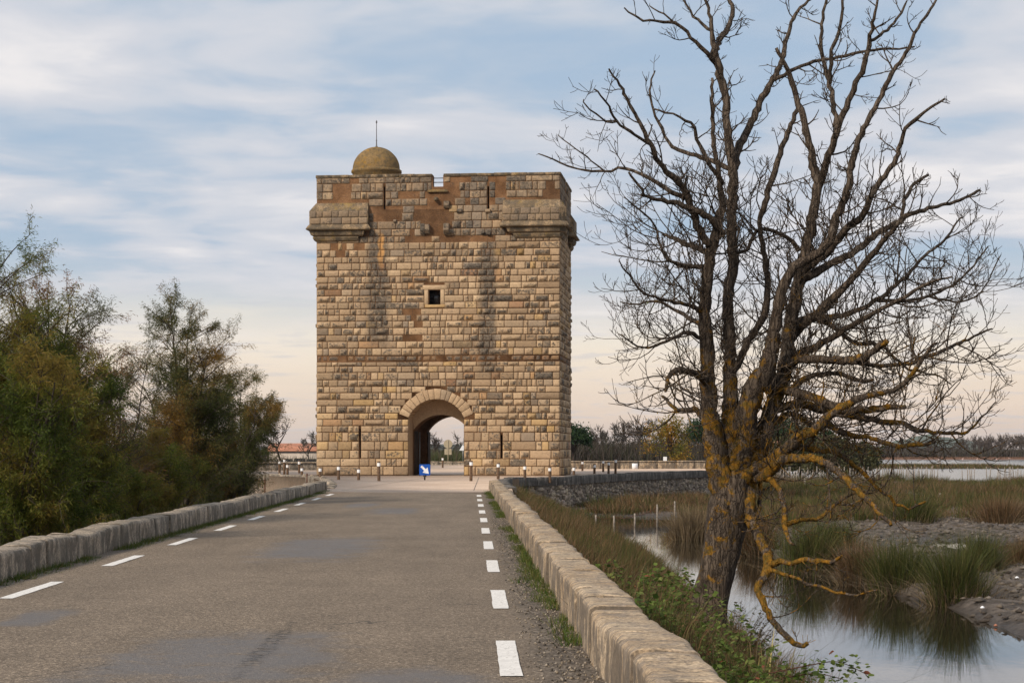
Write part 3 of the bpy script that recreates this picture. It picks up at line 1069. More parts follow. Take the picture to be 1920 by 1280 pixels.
# --- corner brackets (bases of lost turrets)
def corner_bracket(cx, cy, sx, sy, Lf, Ls, levels, cham, name):
    """L-shaped corbelled body round a corner; sx, sy give the outward directions; levels: (z, projection, shortening)"""
    rings = []
    for z, p, s in levels:
        c = min(cham, p * 0.95) if cham else 0.0
        pts = [(-(Lf - s), 0), (-(Lf - s), p)]
        pts += [(p - c, p), (p, p - c)] if c else [(p, p)]
        pts += [(p, -(Ls - s)), (0, -(Ls - s)), (0, 0)]
        rings.append([(cx + sx * a, cy + sy * b, z) for a, b in pts])
    n = len(rings[0])
    V = [v for r_ in rings for v in r_]
    Q = []
    flip = (sx * sy) < 0
    for k in range(len(rings) - 1):
        for q in range(n):
            f = (k * n + q, k * n + (q + 1) % n, (k + 1) * n + (q + 1) % n, (k + 1) * n + q)
            Q.append(f if not flip else f[::-1])
    me = bpy.data.meshes.new(name)
    caps = [tuple(range(n)), tuple((len(rings) - 1) * n + q for q in range(n))]
    me.from_pydata(V, [], [tuple(q) for q in Q] + caps)
    import bmesh
    bm = bmesh.new(); bm.from_mesh(me)
    bmesh.ops.recalc_face_normals(bm, faces=bm.faces)
    bm.to_mesh(me); bm.free()
    return link(name, me, M['trim'], tower)


def LV(z_lip, top, ptop):
    return dict(corb2=[(z_lip - 0.78, 0.05, 1.05), (z_lip - 0.70, 0.16, 0.95), (z_lip - 0.52, 0.24, 0.86), (z_lip - 0.46, 0.20, 0.86)],
                corb1=[(z_lip - 0.44, 0.20, 0.62), (z_lip - 0.36, 0.34, 0.52), (z_lip - 0.14, 0.42, 0.44), (z_lip - 0.08, 0.38, 0.44)],
                lip=[(z_lip - 0.07, 0.46, 0.14), (z_lip - 0.02, 0.62, 0.0), (z_lip + 0.05, 0.62, 0.0), (z_lip + 0.30, 0.46, 0.16)],
                body=[(z_lip + 0.28, 0.42, 0.18), (top - 0.55, 0.42, 0.18), (top, 0.04, 0.22)])


zl = fu(640, 431)[1]; topl = fu(640, 381)[1]
zr = fu(1000, 424)[1]; topr = fu(1000, 374)[1]
LfL = fu(697)[0]; LfR = TW - fu(938)[0]
for cx, cy, sx, sy, lf, ls, z_, tp, ch in ((0, 0, -1, -1, LfL, 3.4, zl, topl, 0.0), (TW, 0, 1, -1, LfR, 2.9, zr, topr, 0.42),
                                           (TW, TD, 1, 1, 3.6, 2.9, zr - 0.02, topr, 0.42), (0, TD, -1, 1, 3.6, 3.0, zl, topl, 0.0)):
    for nm, lev in LV(z_, tp, 0.42).items():
        if cy > 0: lev = [(z, p, s) for z, p, s in lev]
        corner_bracket(cx, cy, sx, sy, lf, ls, lev, ch, {'corb2': 'corbel_moulding', 'corb1': 'corbel_moulding', 'lip': 'drip_course', 'body': 'turret_base'}[nm])
stones_on(lambda u, v, w_: (u, -0.42 - w_, v), -0.38, LfL - 0.2, zl + 0.32, topl - 0.56, 2)
stones_on(lambda u, v, w_: (u, -0.42 - w_, v), TW - LfR + 0.2, TW, zr + 0.32, topr - 0.56, 2)
stones_on(lambda u, v, w_: (TW + 0.42 + w_, u, v), 0.0, 2.7, zr + 0.32, topr - 0.56, 2)

# window surround
def block(name, x0, x1, y0, y1, z0, z1, m, parent, tint=(0.9, 0.1, 0.62), rough=0.006):
    mb = MB().box(x0, x1, y0, y1, z0, z1, tint)
    me = mb.mesh(name)
    for v in me.vertices:
        v.co.x += random.uniform(-rough, rough); v.co.z += random.uniform(-rough, rough)
    o = link(name, me, m, parent)
    bv = o.modifiers.new('bevel', 'BEVEL'); bv.width = 0.02; bv.segments = 1
    return o


a, b, c, d = WIN
pale = (1.0, 0.05, 0.66)
window = empty('window_opening'); window.parent = tower
block('lintel', a - 0.5, b + 0.42, -0.05, 0.2, d + 0.002, d + 0.30, M['stone'], window, pale)
block('jamb', a - 0.26, a - 0.002, -0.04, 0.3, c, d, M['stone'], window, pale)
block('jamb', b + 0.002, b + 0.26, -0.045, 0.3, c, d, M['stone'], window, pale)
block('sill', a - 0.22, b + 0.3, -0.07, 0.3, c - 0.2, c - 0.002, M['stone'], window, (0.9, 0.25, 0.9))
gl = MB().box(a, b, 0.55, 0.58, c, d).build('pane', M['glass'], window)

# voussoirs of the gate arch
a0 = math.atan2(A_SP - A_CZ, AHW)
NVO = 15
edges = [a0]
wts = [random.uniform(0.8, 1.3) for _ in range(NVO)]
for q in wts: edges.append(edges[-1] + (math.pi - 2 * a0) * q / sum(wts))
for q in range(NVO):
    t0, t1 = edges[q] + 0.005, edges[q + 1] - 0.005
    rin, rout = A_R + 0.003, A_OUT + random.uniform(-0.03, 0.05)
    ring = []
    for yy, ins in ((0.06, 0.0), (-0.035, 0.0), (-0.05, 0.025)):
        for r_, t_ in ((rin + ins, t0 + ins / 3), (rout - ins, t0 + ins / 3), (rout - ins, t1 - ins / 3), (rin + ins, t1 - ins / 3)):
            ring.append((AUC + r_ * math.cos(t_), yy, A_CZ + r_ * math.sin(t_)))
    Qv = []
    for k in range(2):
        for e in range(4):
            Qv.append((k * 4 + e, k * 4 + (e + 1) % 4, k * 4 + 4 + (e + 1) % 4, k * 4 + 4 + e))
    Qv.append((8, 9, 10, 11))
    Qv = [f[::-1] for f in Qv]
    hue = 0.15 if 5 <= q <= 8 and random.random() < 0.6 else random.uniform(0.45, 0.7)
    tint = (random.uniform(0.5, 1.0), random.uniform(0.0, 0.25), hue)
    link('voussoir', np_mesh('voussoir', ring, np.array(Qv), np.tile(tint, (12, 1))), M['stone'], tower)

# dressed lining of the gate recess: jambs and soffit, smooth pale stone
lin = MB()
prof = arch_profile(AHW, A_SP, A_R, A_CZ, AUC, 0.0, 20)
pr = [prof[1]] + prof[2:] + [prof[0]]
for k in range(len(pr) - 1):
    p0, p1 = pr[k], pr[k + 1]
    lin.add([(p0[0] - 0.004 * np.sign(p0[0] - AUC), -0.02, p0[1] - 0.004), (p1[0] - 0.004 * np.sign(p1[0] - AUC), -0.02, p1[1] - 0.004),
             (p1[0] - 0.004 * np.sign(p1[0] - AUC), 1.79, p1[1] - 0.004), (p0[0] - 0.004 * np.sign(p0[0] - AUC), 1.79, p0[1] - 0.004)],
            [(0, 1, 2, 3)], None, (0.7, 0.1, 0.5))
lin.build('gate_lining', M['stone'], tower)
# tympanum: pale wall above the inner arch
ty = MB()
pa = arch_profile(AHW, A_SP, A_R, A_CZ, AUC, A_SP, 20)[2:]
pb = arch_profile(AHW + 0.01, B_SP, B_R, B_CZ, AUC + 0.06, B_SP, 20)[2:]
for k in range(len(pa) - 1):
    ty.add([(pb[k][0], 1.795, pb[k][1]), (pa[k][0], 1.795, pa[k][1]), (pa[k + 1][0], 1.795, pa[k + 1][1]), (pb[k + 1][0], 1.795, pb[k + 1][1])], [(0, 1, 2, 3)], None, (0.75, 0.1, 0.5))
ty.build('tympanum', M['stone'], tower)
# door leaf folded back against the left wall of the passage, and a pale conduit
leaf = empty('door_leaf'); leaf.parent = tower
for k in list(range(7)) + list(range(27, 32)):
    MB().box(AU0 + 0.02, AU0 + 0.11 + 0.012 * (k % 2), 2.0 + k * 0.22, 2.2 + k * 0.22, 0.05, 2.95).build('plank', M['darkdoor'], leaf)
MB().tube([(AU0 + 0.24, 3.3, 0.05), (AU0 + 0.24, 3.3, 2.9)], 0.035, 8).build('conduit', M['galv'], tower)

# crenel sill, rails, copings
cu0, cu1, cz_ = CRE
sm = bpy.data.meshes.new('crenel_sill')
sm.from_pydata([(cu0 - 0.32, -0.16, cz_ - 0.36), (cu1 + 0.32, -0.16, cz_ - 0.36), (cu1 + 0.32, -0.16, cz_ - 0.28), (cu0 - 0.32, -0.16, cz_ - 0.28),
                (cu0 - 0.05, 0.3, cz_ + 0.02), (cu1 + 0.05, 0.3, cz_ + 0.02), (cu0 - 0.32, 0.3, cz_ - 0.36), (cu1 + 0.32, 0.3, cz_ - 0.36)], [],
               [(0, 1, 2, 3), (3, 2, 5, 4), (0, 3, 4, 6), (1, 7, 5, 2), (0, 6, 7, 1)])
link('crenel_sill', sm, M['dome'], tower)
for zz in (fu(820, 333)[1], fu(820, 341)[1]):
    MB().tube([(cu0 - 0.05, 0.3, zz), (cu1 + 0.05, 0.3, zz)], 0.03, 8).build('rail', M['iron'], tower)


def coping(x0, x1, y0, y1):
    L = max(x1 - x0, y1 - y0); n = max(1, round(L / 1.15)); alongx = (x1 - x0) > (y1 - y0)
    for k in range(n):
        f0, f1 = k / n, (k + 1) / n
        if alongx: q = (x0 + (x1 - x0) * f0 + 0.004, x0 + (x1 - x0) * f1 - 0.004, y0, y1)
        else: q = (x0, x1, y0 + (y1 - y0) * f0 + 0.004, y0 + (y1 - y0) * f1 - 0.004)
        dz_ = random.uniform(-0.012, 0.012)
        block('coping_stone', *q, TH - 0.10, TH + 0.09 + dz_, M['trim'], tower)


coping(-0.07, cu0 - 0.02, -0.075, 0.8); coping(cu1 + 0.02, TW + 0.07, -0.075, 0.8)
coping(TW - 0.8, TW + 0.075, 0.81, 4.08); coping(TW - 0.8, TW + 0.075, 4.77, TD + 0.07)
coping(-0.075, 0.8, 0.81, 4.08); coping(-0.075, 0.8, 4.77, TD + 0.07)
coping(0.81, 7.15, TD - 0.8, TD + 0.07); coping(7.95, TW - 0.81, TD - 0.8, TD + 0.07)

# projecting corbels and putlog stones, spout
def corb(px, py, wpx, hpx, dep, tint=(0.4, 0.6, 0.1), name='corbel'):
    u, z = fu(px, py)
    w2, h2 = wpx / 57.0, hpx / 57.0
    V = [(u - w2, 0.1, z - h2), (u + w2, 0.1, z - h2), (u + w2, 0.1, z + h2), (u - w2, 0.1, z + h2),
         (u - w2, -dep * 0.45, z - h2), (u + w2, -dep * 0.45, z - h2), (u + w2 * 0.95, -dep, z - h2 * 0.25), (u - w2 * 0.95, -dep, z - h2 * 0.25),
         (u + w2 * 0.95, -dep, z + h2), (u - w2 * 0.95, -dep, z + h2)]
    Qc = [(0, 4, 5, 1), (4, 7, 6, 5), (7, 9, 8, 6), (9, 3, 2, 8)]
    me = bpy.data.meshes.new(name)
    me.from_pydata(V, [], Qc + [(0, 3, 9, 7, 4), (1, 5, 6, 8, 2)])
    a_ = me.color_attributes.new('col', 'FLOAT_COLOR', 'POINT')
    for d_ in a_.data: d_.color = (*tint, 1)
    o = link(name, me, M['stone'], tower)
    bv = o.modifiers.new('bevel', 'BEVEL'); bv.width = 0.03; bv.segments = 2
    return o


corb(838, 430, 11, 20, 0.5); corb(802, 430, 9, 17, 0.4); corb(793, 430, 9, 20, 0.34, (0.2, 0.9, 0.05)); corb(838, 384, 11, 13, 0.28)
corb(862, 396, 10, 8, 0.22, (0.2, 0.8, 0.1)); corb(915, 396, 10, 7, 0.2, (0.9, 0.1, 0.3)); corb(741, 415, 6, 6, 0.18)
corb(906, 437, 7, 6, 0.22, (0.1, 1.0, 0.0)); corb(917, 439, 7, 6, 0.22, (0.1, 1.0, 0.0)); corb(723, 605, 6, 9, 0.14, (0.1, 1.0, 0.0))
u_, z_ = fu(818, 373)
MB().tube([(u_, 0.1, z_), (u_, -0.35, z_ - 0.05)], [0.16, 0.13], 10).build('water_spout', M['trim'], tower)

# dome of the stair head
dcx, dcz = fu(706, 326, 3.2)
dr = 1.60
prof = [(dr + 0.02, dcz - 1.5), (dr + 0.02, dcz + 0.0), (dr + 0.10, dcz + 0.05), (dr + 0.10, dcz + 0.20), (dr + 0.02, dcz + 0.26)]
nseg = 40


def lathe(prof, cx, cy, n=40):
    V = [(cx + r_ * math.cos(2 * math.pi * k / n), cy + r_ * math.sin(2 * math.pi * k / n), z) for r_, z in prof for k in range(n)]
    Q = [(a * n + k, a * n + (k + 1) % n, (a + 1) * n + (k + 1) % n, (a + 1) * n + k) for a in range(len(prof) - 1) for k in range(n)]
    return V, Q


dome = empty('stair_dome'); dome.parent = tower
Vd, Qd = lathe(prof, dcx, 3.2 + 0.0)
link('drum', np_mesh('drum', Vd, np.array(Qd)), M['dome'], dome)
dp = [(dr * math.cos(t_), dcz + 0.24 + 1.56 * math.sin(t_)) for t_ in np.linspace(0, math.pi / 2 - 0.03, 15)]
Vd, Qd = lathe(dp, dcx, 3.2)
Vd = np.array(Vd)
for k in range(len(Vd)):
    n_ = mnoise.noise(Vector(Vd[k]) * 2.2) * 0.03
    Vd[k, :2] += (Vd[k, :2] - np.array([dcx, 3.2])) * n_
link('cupola', np_mesh('cupola', Vd, np.array(Qd), smooth=True), M['dome'], dome)
zt = dcz + 1.78
fin = MB(); fin.tube([(dcx, 3.2, zt - 0.1), (dcx, 3.2, zt + 1.72)], [0.03, 0.018], 8)
Vf, Qf = lathe([(0.12, zt), (0.05, zt + 0.1), (0.03, zt + 0.4), (0.055, zt + 0.46), (0.03, zt + 0.52), (0.02, zt + 1.6), (0.06, zt + 1.68), (0.045, zt + 1.76), (0.01, zt + 1.84)], dcx, 3.2, 8)
fin.add(Vf, Qf)
fin.build('finial', M['iron'], dome, True)

# link the facing stones: the 300 largest in view are parts, the rest one part
ALL.sort(key=lambda s: -s[0])
rest = MB()
for k, (ar, face, Vg, Qg, tint) in enumerate(ALL):
    fn = FRAMES[face] if isinstance(face, str) else face
    Vw = np.array([fn(*v) for v in Vg])
    if k < 300:
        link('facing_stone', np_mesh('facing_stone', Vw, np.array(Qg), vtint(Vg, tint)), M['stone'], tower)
    else:
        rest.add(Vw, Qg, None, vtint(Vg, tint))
tag(rest.build('small_facing_stones', M['stone'], tower), kind='stuff')


# ------------------------------------------------------------------ parapets along the road
def wall_block(c0, c1, n0, n1, h0, h1, z0, wdt, res, amp, seed, side=1.0, name='stone_block', m=None, parent=None):
    """eroded block between two foot points c0,c1 (road side), growing outward along n0/n1"""
    c0 = np.array(c0); c1 = np.array(c1)
    L = np.linalg.norm(c1 - c0)
    nl = max(2, int(L / res)); nw = max(3, int(wdt / res)); nh = max(2, int((max(h0, h1) - z0) / res))
    prof = [(0, z0 + q / nh * 1.0) for q in range(nh)]
    # path round the block section: up the road side, over the top, down the outside (s: 0..1 fractions)
    sec = [(0.0, q / nh) for q in range(nh)] + [(q / nw, 1.0) for q in range(nw + 1)] + [(1.0, 1 - q / nh) for q in range(1, nh + 1)]
    V = []
    for a in range(nl + 1):
        f = a / nl
        base = c0 * (1 - f) + c1 * f
        nn = np.array(n0) * (1 - f) + np.array(n1) * f
        H = h0 * (1 - f) + h1 * f
        e = min(a, nl - a) / max(1, nl) * L
        endr = max(0.0, 1 - e / 0.045)
        for s_, t_ in sec:
            zz = z0 + (H - z0) * t_
            p = base + nn * wdt * s_
            q = Vector((p[0] * 1.0, p[1] * 1.0, zz))
            n_ = mnoise.fractal(q * 2.6 + Vector((seed * 0.1, 0, 0)), 1.0, 2.1, 2) * amp * 0.75
            n2 = mnoise.noise(q * 1.1 + Vector((0, seed * 0.1, 0))) * amp * 1.1
            rim = (1 if t_ >= 0.999 else 0) * max(0.0, 1 - min(s_, 1 - s_) * wdt / 0.07)
            lat = (-1 if s_ < 0.5 else 1) * (1 - rim * 0.55)
            off = (n_ + n2)
            if t_ >= 0.999 and 0.02 < s_ < 0.98:
                V.append((p[0], p[1], zz + off - endr * 0.012 - rim * 0.012))
            else:
                sl = -1.0 if s_ < 0.5 else 1.0
                po = p + nn * sl * (off * 1.1 - endr * 0.006) * (1 if t_ < 0.999 else 0.6) - nn * sl * rim * 0.014
                V.append((po[0], po[1], zz - rim * 0.026 + (off if t_ > 0.9 else 0)))
    ns = len(sec)
    Q = [(a * ns + b, (a + 1) * ns + b, (a + 1) * ns + b + 1, a * ns + b + 1) for a in range(nl) for b in range(ns - 1)]
    Q = np.array(Q)
    if side < 0: Q = Q[:, ::-1]
    n0_ = len(V)
    caps = [tuple(range(ns)), tuple(nl * ns + b for b in range(ns))]
    me = bpy.data.meshes.new(name)
    me.from_pydata([tuple(map(float, v)) for v in V], [], [tuple(int(k) for k in q) for q in Q] + [caps[0][::-1] if side < 0 else caps[0], caps[1] if side < 0 else caps[1][::-1]])
    me.polygons.foreach_set('use_smooth', [len(p.vertices) == 4 for p in me.polygons])
    return link(name, me, m, parent)


rw = tag(empty('parapet_wall', (x_rw(40), 40, 0)), 'low sunlit limestone parapet between the road and the ditch', 'wall')
lw = tag(empty('parapet_wall', (x_lw(40), 40, 0)), 'low grey stone parapet between the road and the tamarisks', 'wall')


def parapet(root, xf, sgn, y0, y1, wdt, hmean, m, lmin, lmax):
    y = y0
    inv = Vector(root.location)
    hp = hmean
    while y < y1 - 0.2:
        L = random.uniform(lmin, lmax)
        if y1 - (y + L) < 0.8: L = y1 - y
        res = 0.045 if y < 24 else 0.07 if y < 38 else 0.14 if y < 60 else 0.25
        h0 = hp + random.uniform(-0.02, 0.02)
        h1 = hmean + random.uniform(-0.035, 0.035)
        j = random.uniform(-0.012, 0.012)
        g = random.uniform(0.001, 0.005)
        c0 = (xf(y + g) + j, y + g); c1 = (xf(y + L - g) + j, y + L - g)
        o = wall_block(c0, c1, (sgn, 0.02), (sgn, 0.02), h0, h1, -0.45, wdt, res, 0.022 if y < 40 else 0.026, random.random() * 50, sgn, 'stone_block', m, root)
        o.matrix_parent_inverse.identity()
        o.location = -inv
        hp = h1
        y += L


parapet(rw, x_rw, 1.0, 2.0, 87.5, 0.45, 0.40, M['parapet'], 0.9, 1.9)
parapet(lw, x_lw, -1.0, 6.0, 85.5, 0.48, 0.37, M['parapet_grey'], 1.0, 2.2)

# ------------------------------------------------------------------ retaining walls of the plaza
def retaining(pts, label, capmat, cap_h, lo, density, name='retaining_wall', capw=0.55, side=1, stone=0.30, zcap=0.0):
    root = tag(empty(name, (*pts[0], 0)), label, 'wall')
    inv = Vector(root.location)
    P = resample(np.array([(p[0], p[1], 0) for p in pts]), 0.8)[:, :2]
    seg = np.linalg.norm(np.diff(P, axis=0), axis=1); cum = np.concatenate([[0], np.cumsum(seg)]); tot = cum[-1]

    def pt(s): return np.array([np.interp(s, cum, P[:, 0]), np.interp(s, cum, P[:, 1])])

    def nrm(s):
        d = pt(min(s + 0.2, tot)) - pt(max(s - 0.2, 0)); d /= np.linalg.norm(d)
        return np.array([d[1], -d[0]]) * side
    # backing
    bk = MB(); n = int(tot / 0.8)
    Vb = []
    for k in range(n + 1):
        s = tot * k / n; p = pt(s) + nrm(s) * 0.06
        Vb += [(*p, -3.0), (*p, zcap - 0.02)]
    bk.add(Vb, [(2 * k, 2 * k + 2, 2 * k + 3, 2 * k + 1) for k in range(n)])
    o = bk.build('wall_backing', M['rubble_mortar'], root); o.location = -inv
    # rubble
    rb = MB()
    z = lo
    while z < zcap - 0.1:
        h = random.uniform(0.8, 1.2) * stone * 0.7
        s = random.uniform(0, 0.2)
        while s < tot - 0.1:
            L = random.uniform(0.7, 2.3) * stone
            hs_ = h * random.choice((0.8, 1.0, 1.3, 1.9))
            if random.random() < density:
                c = pt(s + L / 2); nn = nrm(s + L / 2); tt = np.array([-nn[1], nn[0]])
                pr_ = random.uniform(0.08, 0.15)
                zc = z + h / 2 + random.uniform(-0.11, 0.11)
                Vs = []
                k = 7
                for rr_, dd in ((1.0, 0.03), (0.92, pr_ - 0.02), (0.45, pr_ + 0.02)):
                    for q in range(k):
                        a_ = 2 * math.pi * q / k + 0.3
                        ca, sa = math.cos(a_), math.sin(a_)
                        sq = 1 / max(abs(ca), abs(sa)) ** 0.65
                        f = rr_ * random.uniform(0.86, 1.04) * sq
                        off2 = tt * ca * f * L * 0.49 + nn * dd
                        Vs.append((c[0] + off2[0], c[1] + off2[1], zc + sa * f * hs_ * 0.47))
                Qs = [(r_ * k + q, r_ * k + (q + 1) % k, (r_ + 1) * k + (q + 1) % k, (r_ + 1) * k + q) for r_ in range(2) for q in range(k)]
                Ts = [(2 * k, 2 * k + q, 2 * k + q + 1) for q in range(1, k - 1)]
                rb.add(Vs, Qs, Ts, np.array([1.0, random.uniform(0.95, 1.0), random.uniform(0.88, 1.0)]) * random.choice((0.55, 0.75, 0.95, 1.1, 1.35)))
            s += L
        z += h * 0.97
    me_ = rb.mesh('rubble_stones')
    import bmesh
    bm = bmesh.new(); bm.from_mesh(me_); bmesh.ops.recalc_face_normals(bm, faces=bm.faces); bm.to_mesh(me_); bm.free()
    o = tag(link('rubble_stones', me_, M['rubble'], root), kind='stuff'); o.location = -inv
    # coping blocks
    s = 0.0
    while s < tot - 0.3:
        L = random.uniform(1.3, 2.6)
        if tot - (s + L) < 0.9: L = tot - s
        a_, b_ = pt(s + 0.012), pt(s + L - 0.012)
        nn = nrm(s + L / 2)
        dzc = random.uniform(-0.035, 0.035)
        a2 = a_ - nn * (capw - 0.22); b2 = b_ - nn * (capw - 0.22)
        o = wall_block(a2, b2, nn, nn, zcap + 0.08 + dzc, zcap + 0.08 + dzc + random.uniform(-.02, .02), zcap - cap_h, capw, 0.22, 0.02, random.random() * 60, 1.0 * side, 'coping_stone', capmat, root)
        o.location = -inv
        s += L
    return root


retaining([(p[0], p[1]) for p in PLZ_R[1:12]], 'grey rubble retaining wall with dark coping below the tower', M['cap'], 0.46, -2.5, 0.93)
retaining([(p[0], p[1]) for p in PLZ_L[1:7]], 'short pale rubble retaining wall at the left edge of the plaza', M['parapet_grey'], 0.3, -1.6, 0.9, side=-1)

# parapets beyond the tower
def far_parapet(p0, p1, h, label, m, n, panel=False):
    root = tag(empty('parapet_wall', (p0[0], p0[1], 0)), label, 'wall')
    inv = Vector(root.location)
    p0 = np.array(p0); p1 = np.array(p1)
    d = (p1 - p0) / np.linalg.norm(p1 - p0); nn = np.array([-d[1], d[0]])
    for k in range(n):
        a = p0 + (p1 - p0) * (k / n) + d * 0.01; b = p0 + (p1 - p0) * ((k + 1) / n) - d * 0.01
        o = wall_block(a, b, nn, nn, h + random.uniform(-.02, .02), h + random.uniform(-.02, .02), -0.3, 0.45, 0.3, 0.02, random.random() * 40, -1.0, 'stone_block', m, root)
        o.location = -inv
        o2 = wall_block(a - nn * 0.06, b - nn * 0.06, nn, nn, h + 0.11, h + 0.11, h + 0.01, 0.57, 0.3, 0.012, random.random() * 40, -1.0, 'coping_stone', M['parapet'], root)
        o2.location = -inv
    return root


fpr = far_parapet((4.5, 177.5), (20.0, 182.5), 0.62, 'pale coped parapet beyond the tower on its right side', M['parapet'], 9)
far_parapet((-24.0, 163.0), (-14.5, 169.0), 0.58, 'grey low parapet beyond the tower on its left side', M['parapet_grey'], 6)
far_parapet((-9.6, 224.0), (-2.0, 224.0), 0.30, 'low pale wall seen through the gate passage', M['parapet_grey'], 5)
px_ = at(1188, 874, 180.0)
o = MB().box(-0.26, 0.26, -0.03, 0.03, -0.28, 0.28).build('notice_board', M['signwhite'])
o.location = (px_[0], 178.1, px_[2]); o.rotation_euler = (0, 0, 0.3)
tag(o, 'blank white board leaning on the pale parapet right of the tower', 'board')

# ------------------------------------------------------------------ bollards
BOL = [(524, 862, 889.5, 'brown timber bollard, leftmost of the cluster before the left parapet'),
       (533, 859, 889, 'tallest brown bollard in the cluster left of the tower'),
       (539, 869, 889.8, 'short bollard beside the tallest one left of the tower'),
       (561, 863, 887, 'slim bollard standing alone right of the left cluster, before the dark parapet'),
       (566, 875, 892, 'short white-banded bollard just outside the tower left corner'),
       (600, 875, 897.5, 'short bollard at the foot of the tower left corner'),
       (635, 872, 899, 'middle-height bollard below the left arrow slit, second from the tower left corner'),
       (672.5, 877, 899.7, 'lowest bollard before the tower, directly under the lower left arrow slit'),
       (710.5, 864.5, 901.5, 'tall bollard left of the gate, nearest the blue arrow sign'),
       (883, 863, 901.5, 'tall bollard at the right jamb of the gate'),
       (934, 867, 898, 'bollard under the lower right arrow slit, second right of the gate'),
       (984, 871.5, 896.5, 'third bollard right of the gate, above the parapet end'),
       (1031, 874.5, 895.5, 'fourth bollard right of the gate, near the tower right corner'),
       (1076, 874, 893.5, 'bollard just beyond the tower right corner'),
       (1092, 863.5, 882.5, 'far bollard with greenish cap close behind the tower right corner'),
       (1114.5, 869, 890, 'bollard between the tower corner and the right-hand group of three'),
       (1131, 862, 884.5, 'left and farthest bollard of the right-hand group of three'),
       (1141, 864.5, 889.5, 'middle bollard of the right-hand group of three'),
       (1154, 859.5, 889.5, 'right and tallest bollard of the right-hand group of three'),
       (830, 857, 876.5, 'rusty bollard seen through the gate passage')]
for px, yt, yb, lab in BOL:
    x, y, z = gp(px, yb, 0.0)
    h = (yb - yt) * y / F
    r_ = 0.085
    b = tag(empty('bollard', (x, y, 0.0), random.uniform(0, 3)), lab, 'bollard', 'timber bollards round the tower')
    b.rotation_euler[0] = random.uniform(-0.015, 0.015); b.rotation_euler[1] = random.uniform(-0.015, 0.015)
    Vp, Qp = lathe([(r_, -0.3), (r_, 0.02), (r_ * 0.98, h * 0.5), (r_, h - 0.26)], 0, 0, 14)
    link('post', np_mesh('post', Vp, np.array(Qp), smooth=True), M['wood'], b)
    Vp, Qp = lathe([(r_ + 0.006, h - 0.262), (r_ + 0.006, h - 0.085)], 0, 0, 14)
    link('reflective_band', np_mesh('reflective_band', Vp, np.array(Qp), smooth=True), M['white'], b)
    Vp, Qp = lathe([(r_, h - 0.086), (r_, h - 0.02), (r_ * 0.7, h), (0.001, h + 0.004)], 0, 0, 14)
    link('cap', np_mesh('cap', Vp, np.array(Qp), smooth=True), M['wood'], b)

# ------------------------------------------------------------------ signs
def slab(name, pts, th, m, parent, y=0.0):
    """flat plate facing -Y, outline in x,z"""
    n = len(pts)
    me = bpy.data.meshes.new(name)
    V = [(p[0], y, p[1]) for p in pts] + [(p[0], y + th, p[1]) for p in pts]
    me.from_pydata(V, [], [tuple(range(n)), tuple(range(2 * n - 1, n - 1, -1))] + [(k, n + k, n + (k + 1) % n, (k + 1) % n) for k in range(n)])
    import bmesh
    bm = bmesh.new(); bm.from_mesh(me); bmesh.ops.recalc_face_normals(bm, faces=bm.faces); bm.to_mesh(me); bm.free()
    return link(name, me, m, parent)


gx, gy, _ = gp(796.5, 899.5)
sg = tag(empty('arrow_sign', (gx, gy, 0), 0.10), 'square blue sign with white diagonal arrow standing before the gate', 'sign')
MB().tube([(0, 0.06, 0.0), (0, 0.06, 0.30)], 0.045, 10).build('post', M['blackmetal'], sg)
Vp, Qp = lathe([(0.10, 0.20), (0.10, 0.28), (0.05, 0.30)], 0, 0.06, 12)
link('collar', np_mesh('collar', Vp, np.array(Qp)), M['blackmetal'], sg)
hw = 0.31
cor = []
for cx_, cz2, a0_ in ((hw - .05, 0.27 + .05, -90), (hw - .05, 0.27 + 2 * hw - .05, 0), (-hw + .05, 0.27 + 2 * hw - .05, 90), (-hw + .05, 0.27 + .05, 180)):
    for q in range(5):
        t_ = R(a0_ + 22.5 * q); cor.append((cx_ + 0.05 * math.cos(t_), cz2 + 0.05 * math.sin(t_)))
plate = slab('plate', cor, 0.03, M['blue'], sg)
c0 = 0.27 + hw
arrow = [(-0.25, 0.16), (-0.16, 0.25), (0.055, 0.035), (0.155, 0.135), (0.225, -0.225), (-0.135, -0.155), (-0.035, -0.055)]
slab('arrow', [(a_, c0 + b_) for a_, b_ in arrow], 0.006, M['signwhite'], plate, -0.008)
for q in (0, 1):
    slab('red_mark', [(-0.155 + 0.016 * math.cos(t_), c0 + 0.185 - q * 0.075 + 0.024 * math.sin(t_)) for t_ in np.linspace(0, 2 * math.pi, 10, endpoint=False)], 0.004, M['signred'], plate, -0.0125)

sx_, sy_, _ = gp(840, 871)
s2 = tag(empty('road_sign', (sx_, sy_, 0)), 'round and square signs on one pole seen from behind through the gate', 'sign')
zs = lambda py: CZ + (HZ - py) * sy_ / F
MB().tube([(0, 0, 0), (0, 0, zs(824))], 0.04, 8).build('pole', M['signback'], s2)
slab('round_plate', [(0.50 * math.cos(t_), zs(832) + 0.50 * math.sin(t_)) for t_ in np.linspace(0, 2 * math.pi, 28, endpoint=False)], 0.03, M['signback'], s2, 0.05)
slab('square_plate', [(-0.40, zs(852)), (0.40, zs(852)), (0.40, zs(841)), (-0.40, zs(841))], 0.03, M['signback'], s2, 0.05)
x, y, z = at(1247, 860, 186.0)
s3 = tag(empty('small_sign', (x, y, -1.3)), 'small white sign on a short post behind the pale right parapet', 'sign')
MB().tube([(0, 0.04, 0), (0, 0.04, z + 1.3)], 0.03, 8).build('pole', M['galv'], s3)
slab('plate', [(-0.17, z + 1.05), (0.17, z + 1.05), (0.17, z + 1.5), (-0.17, z + 1.5)], 0.02, M['signwhite'], s3)
x, y, z = at(868, 838, 245.0)
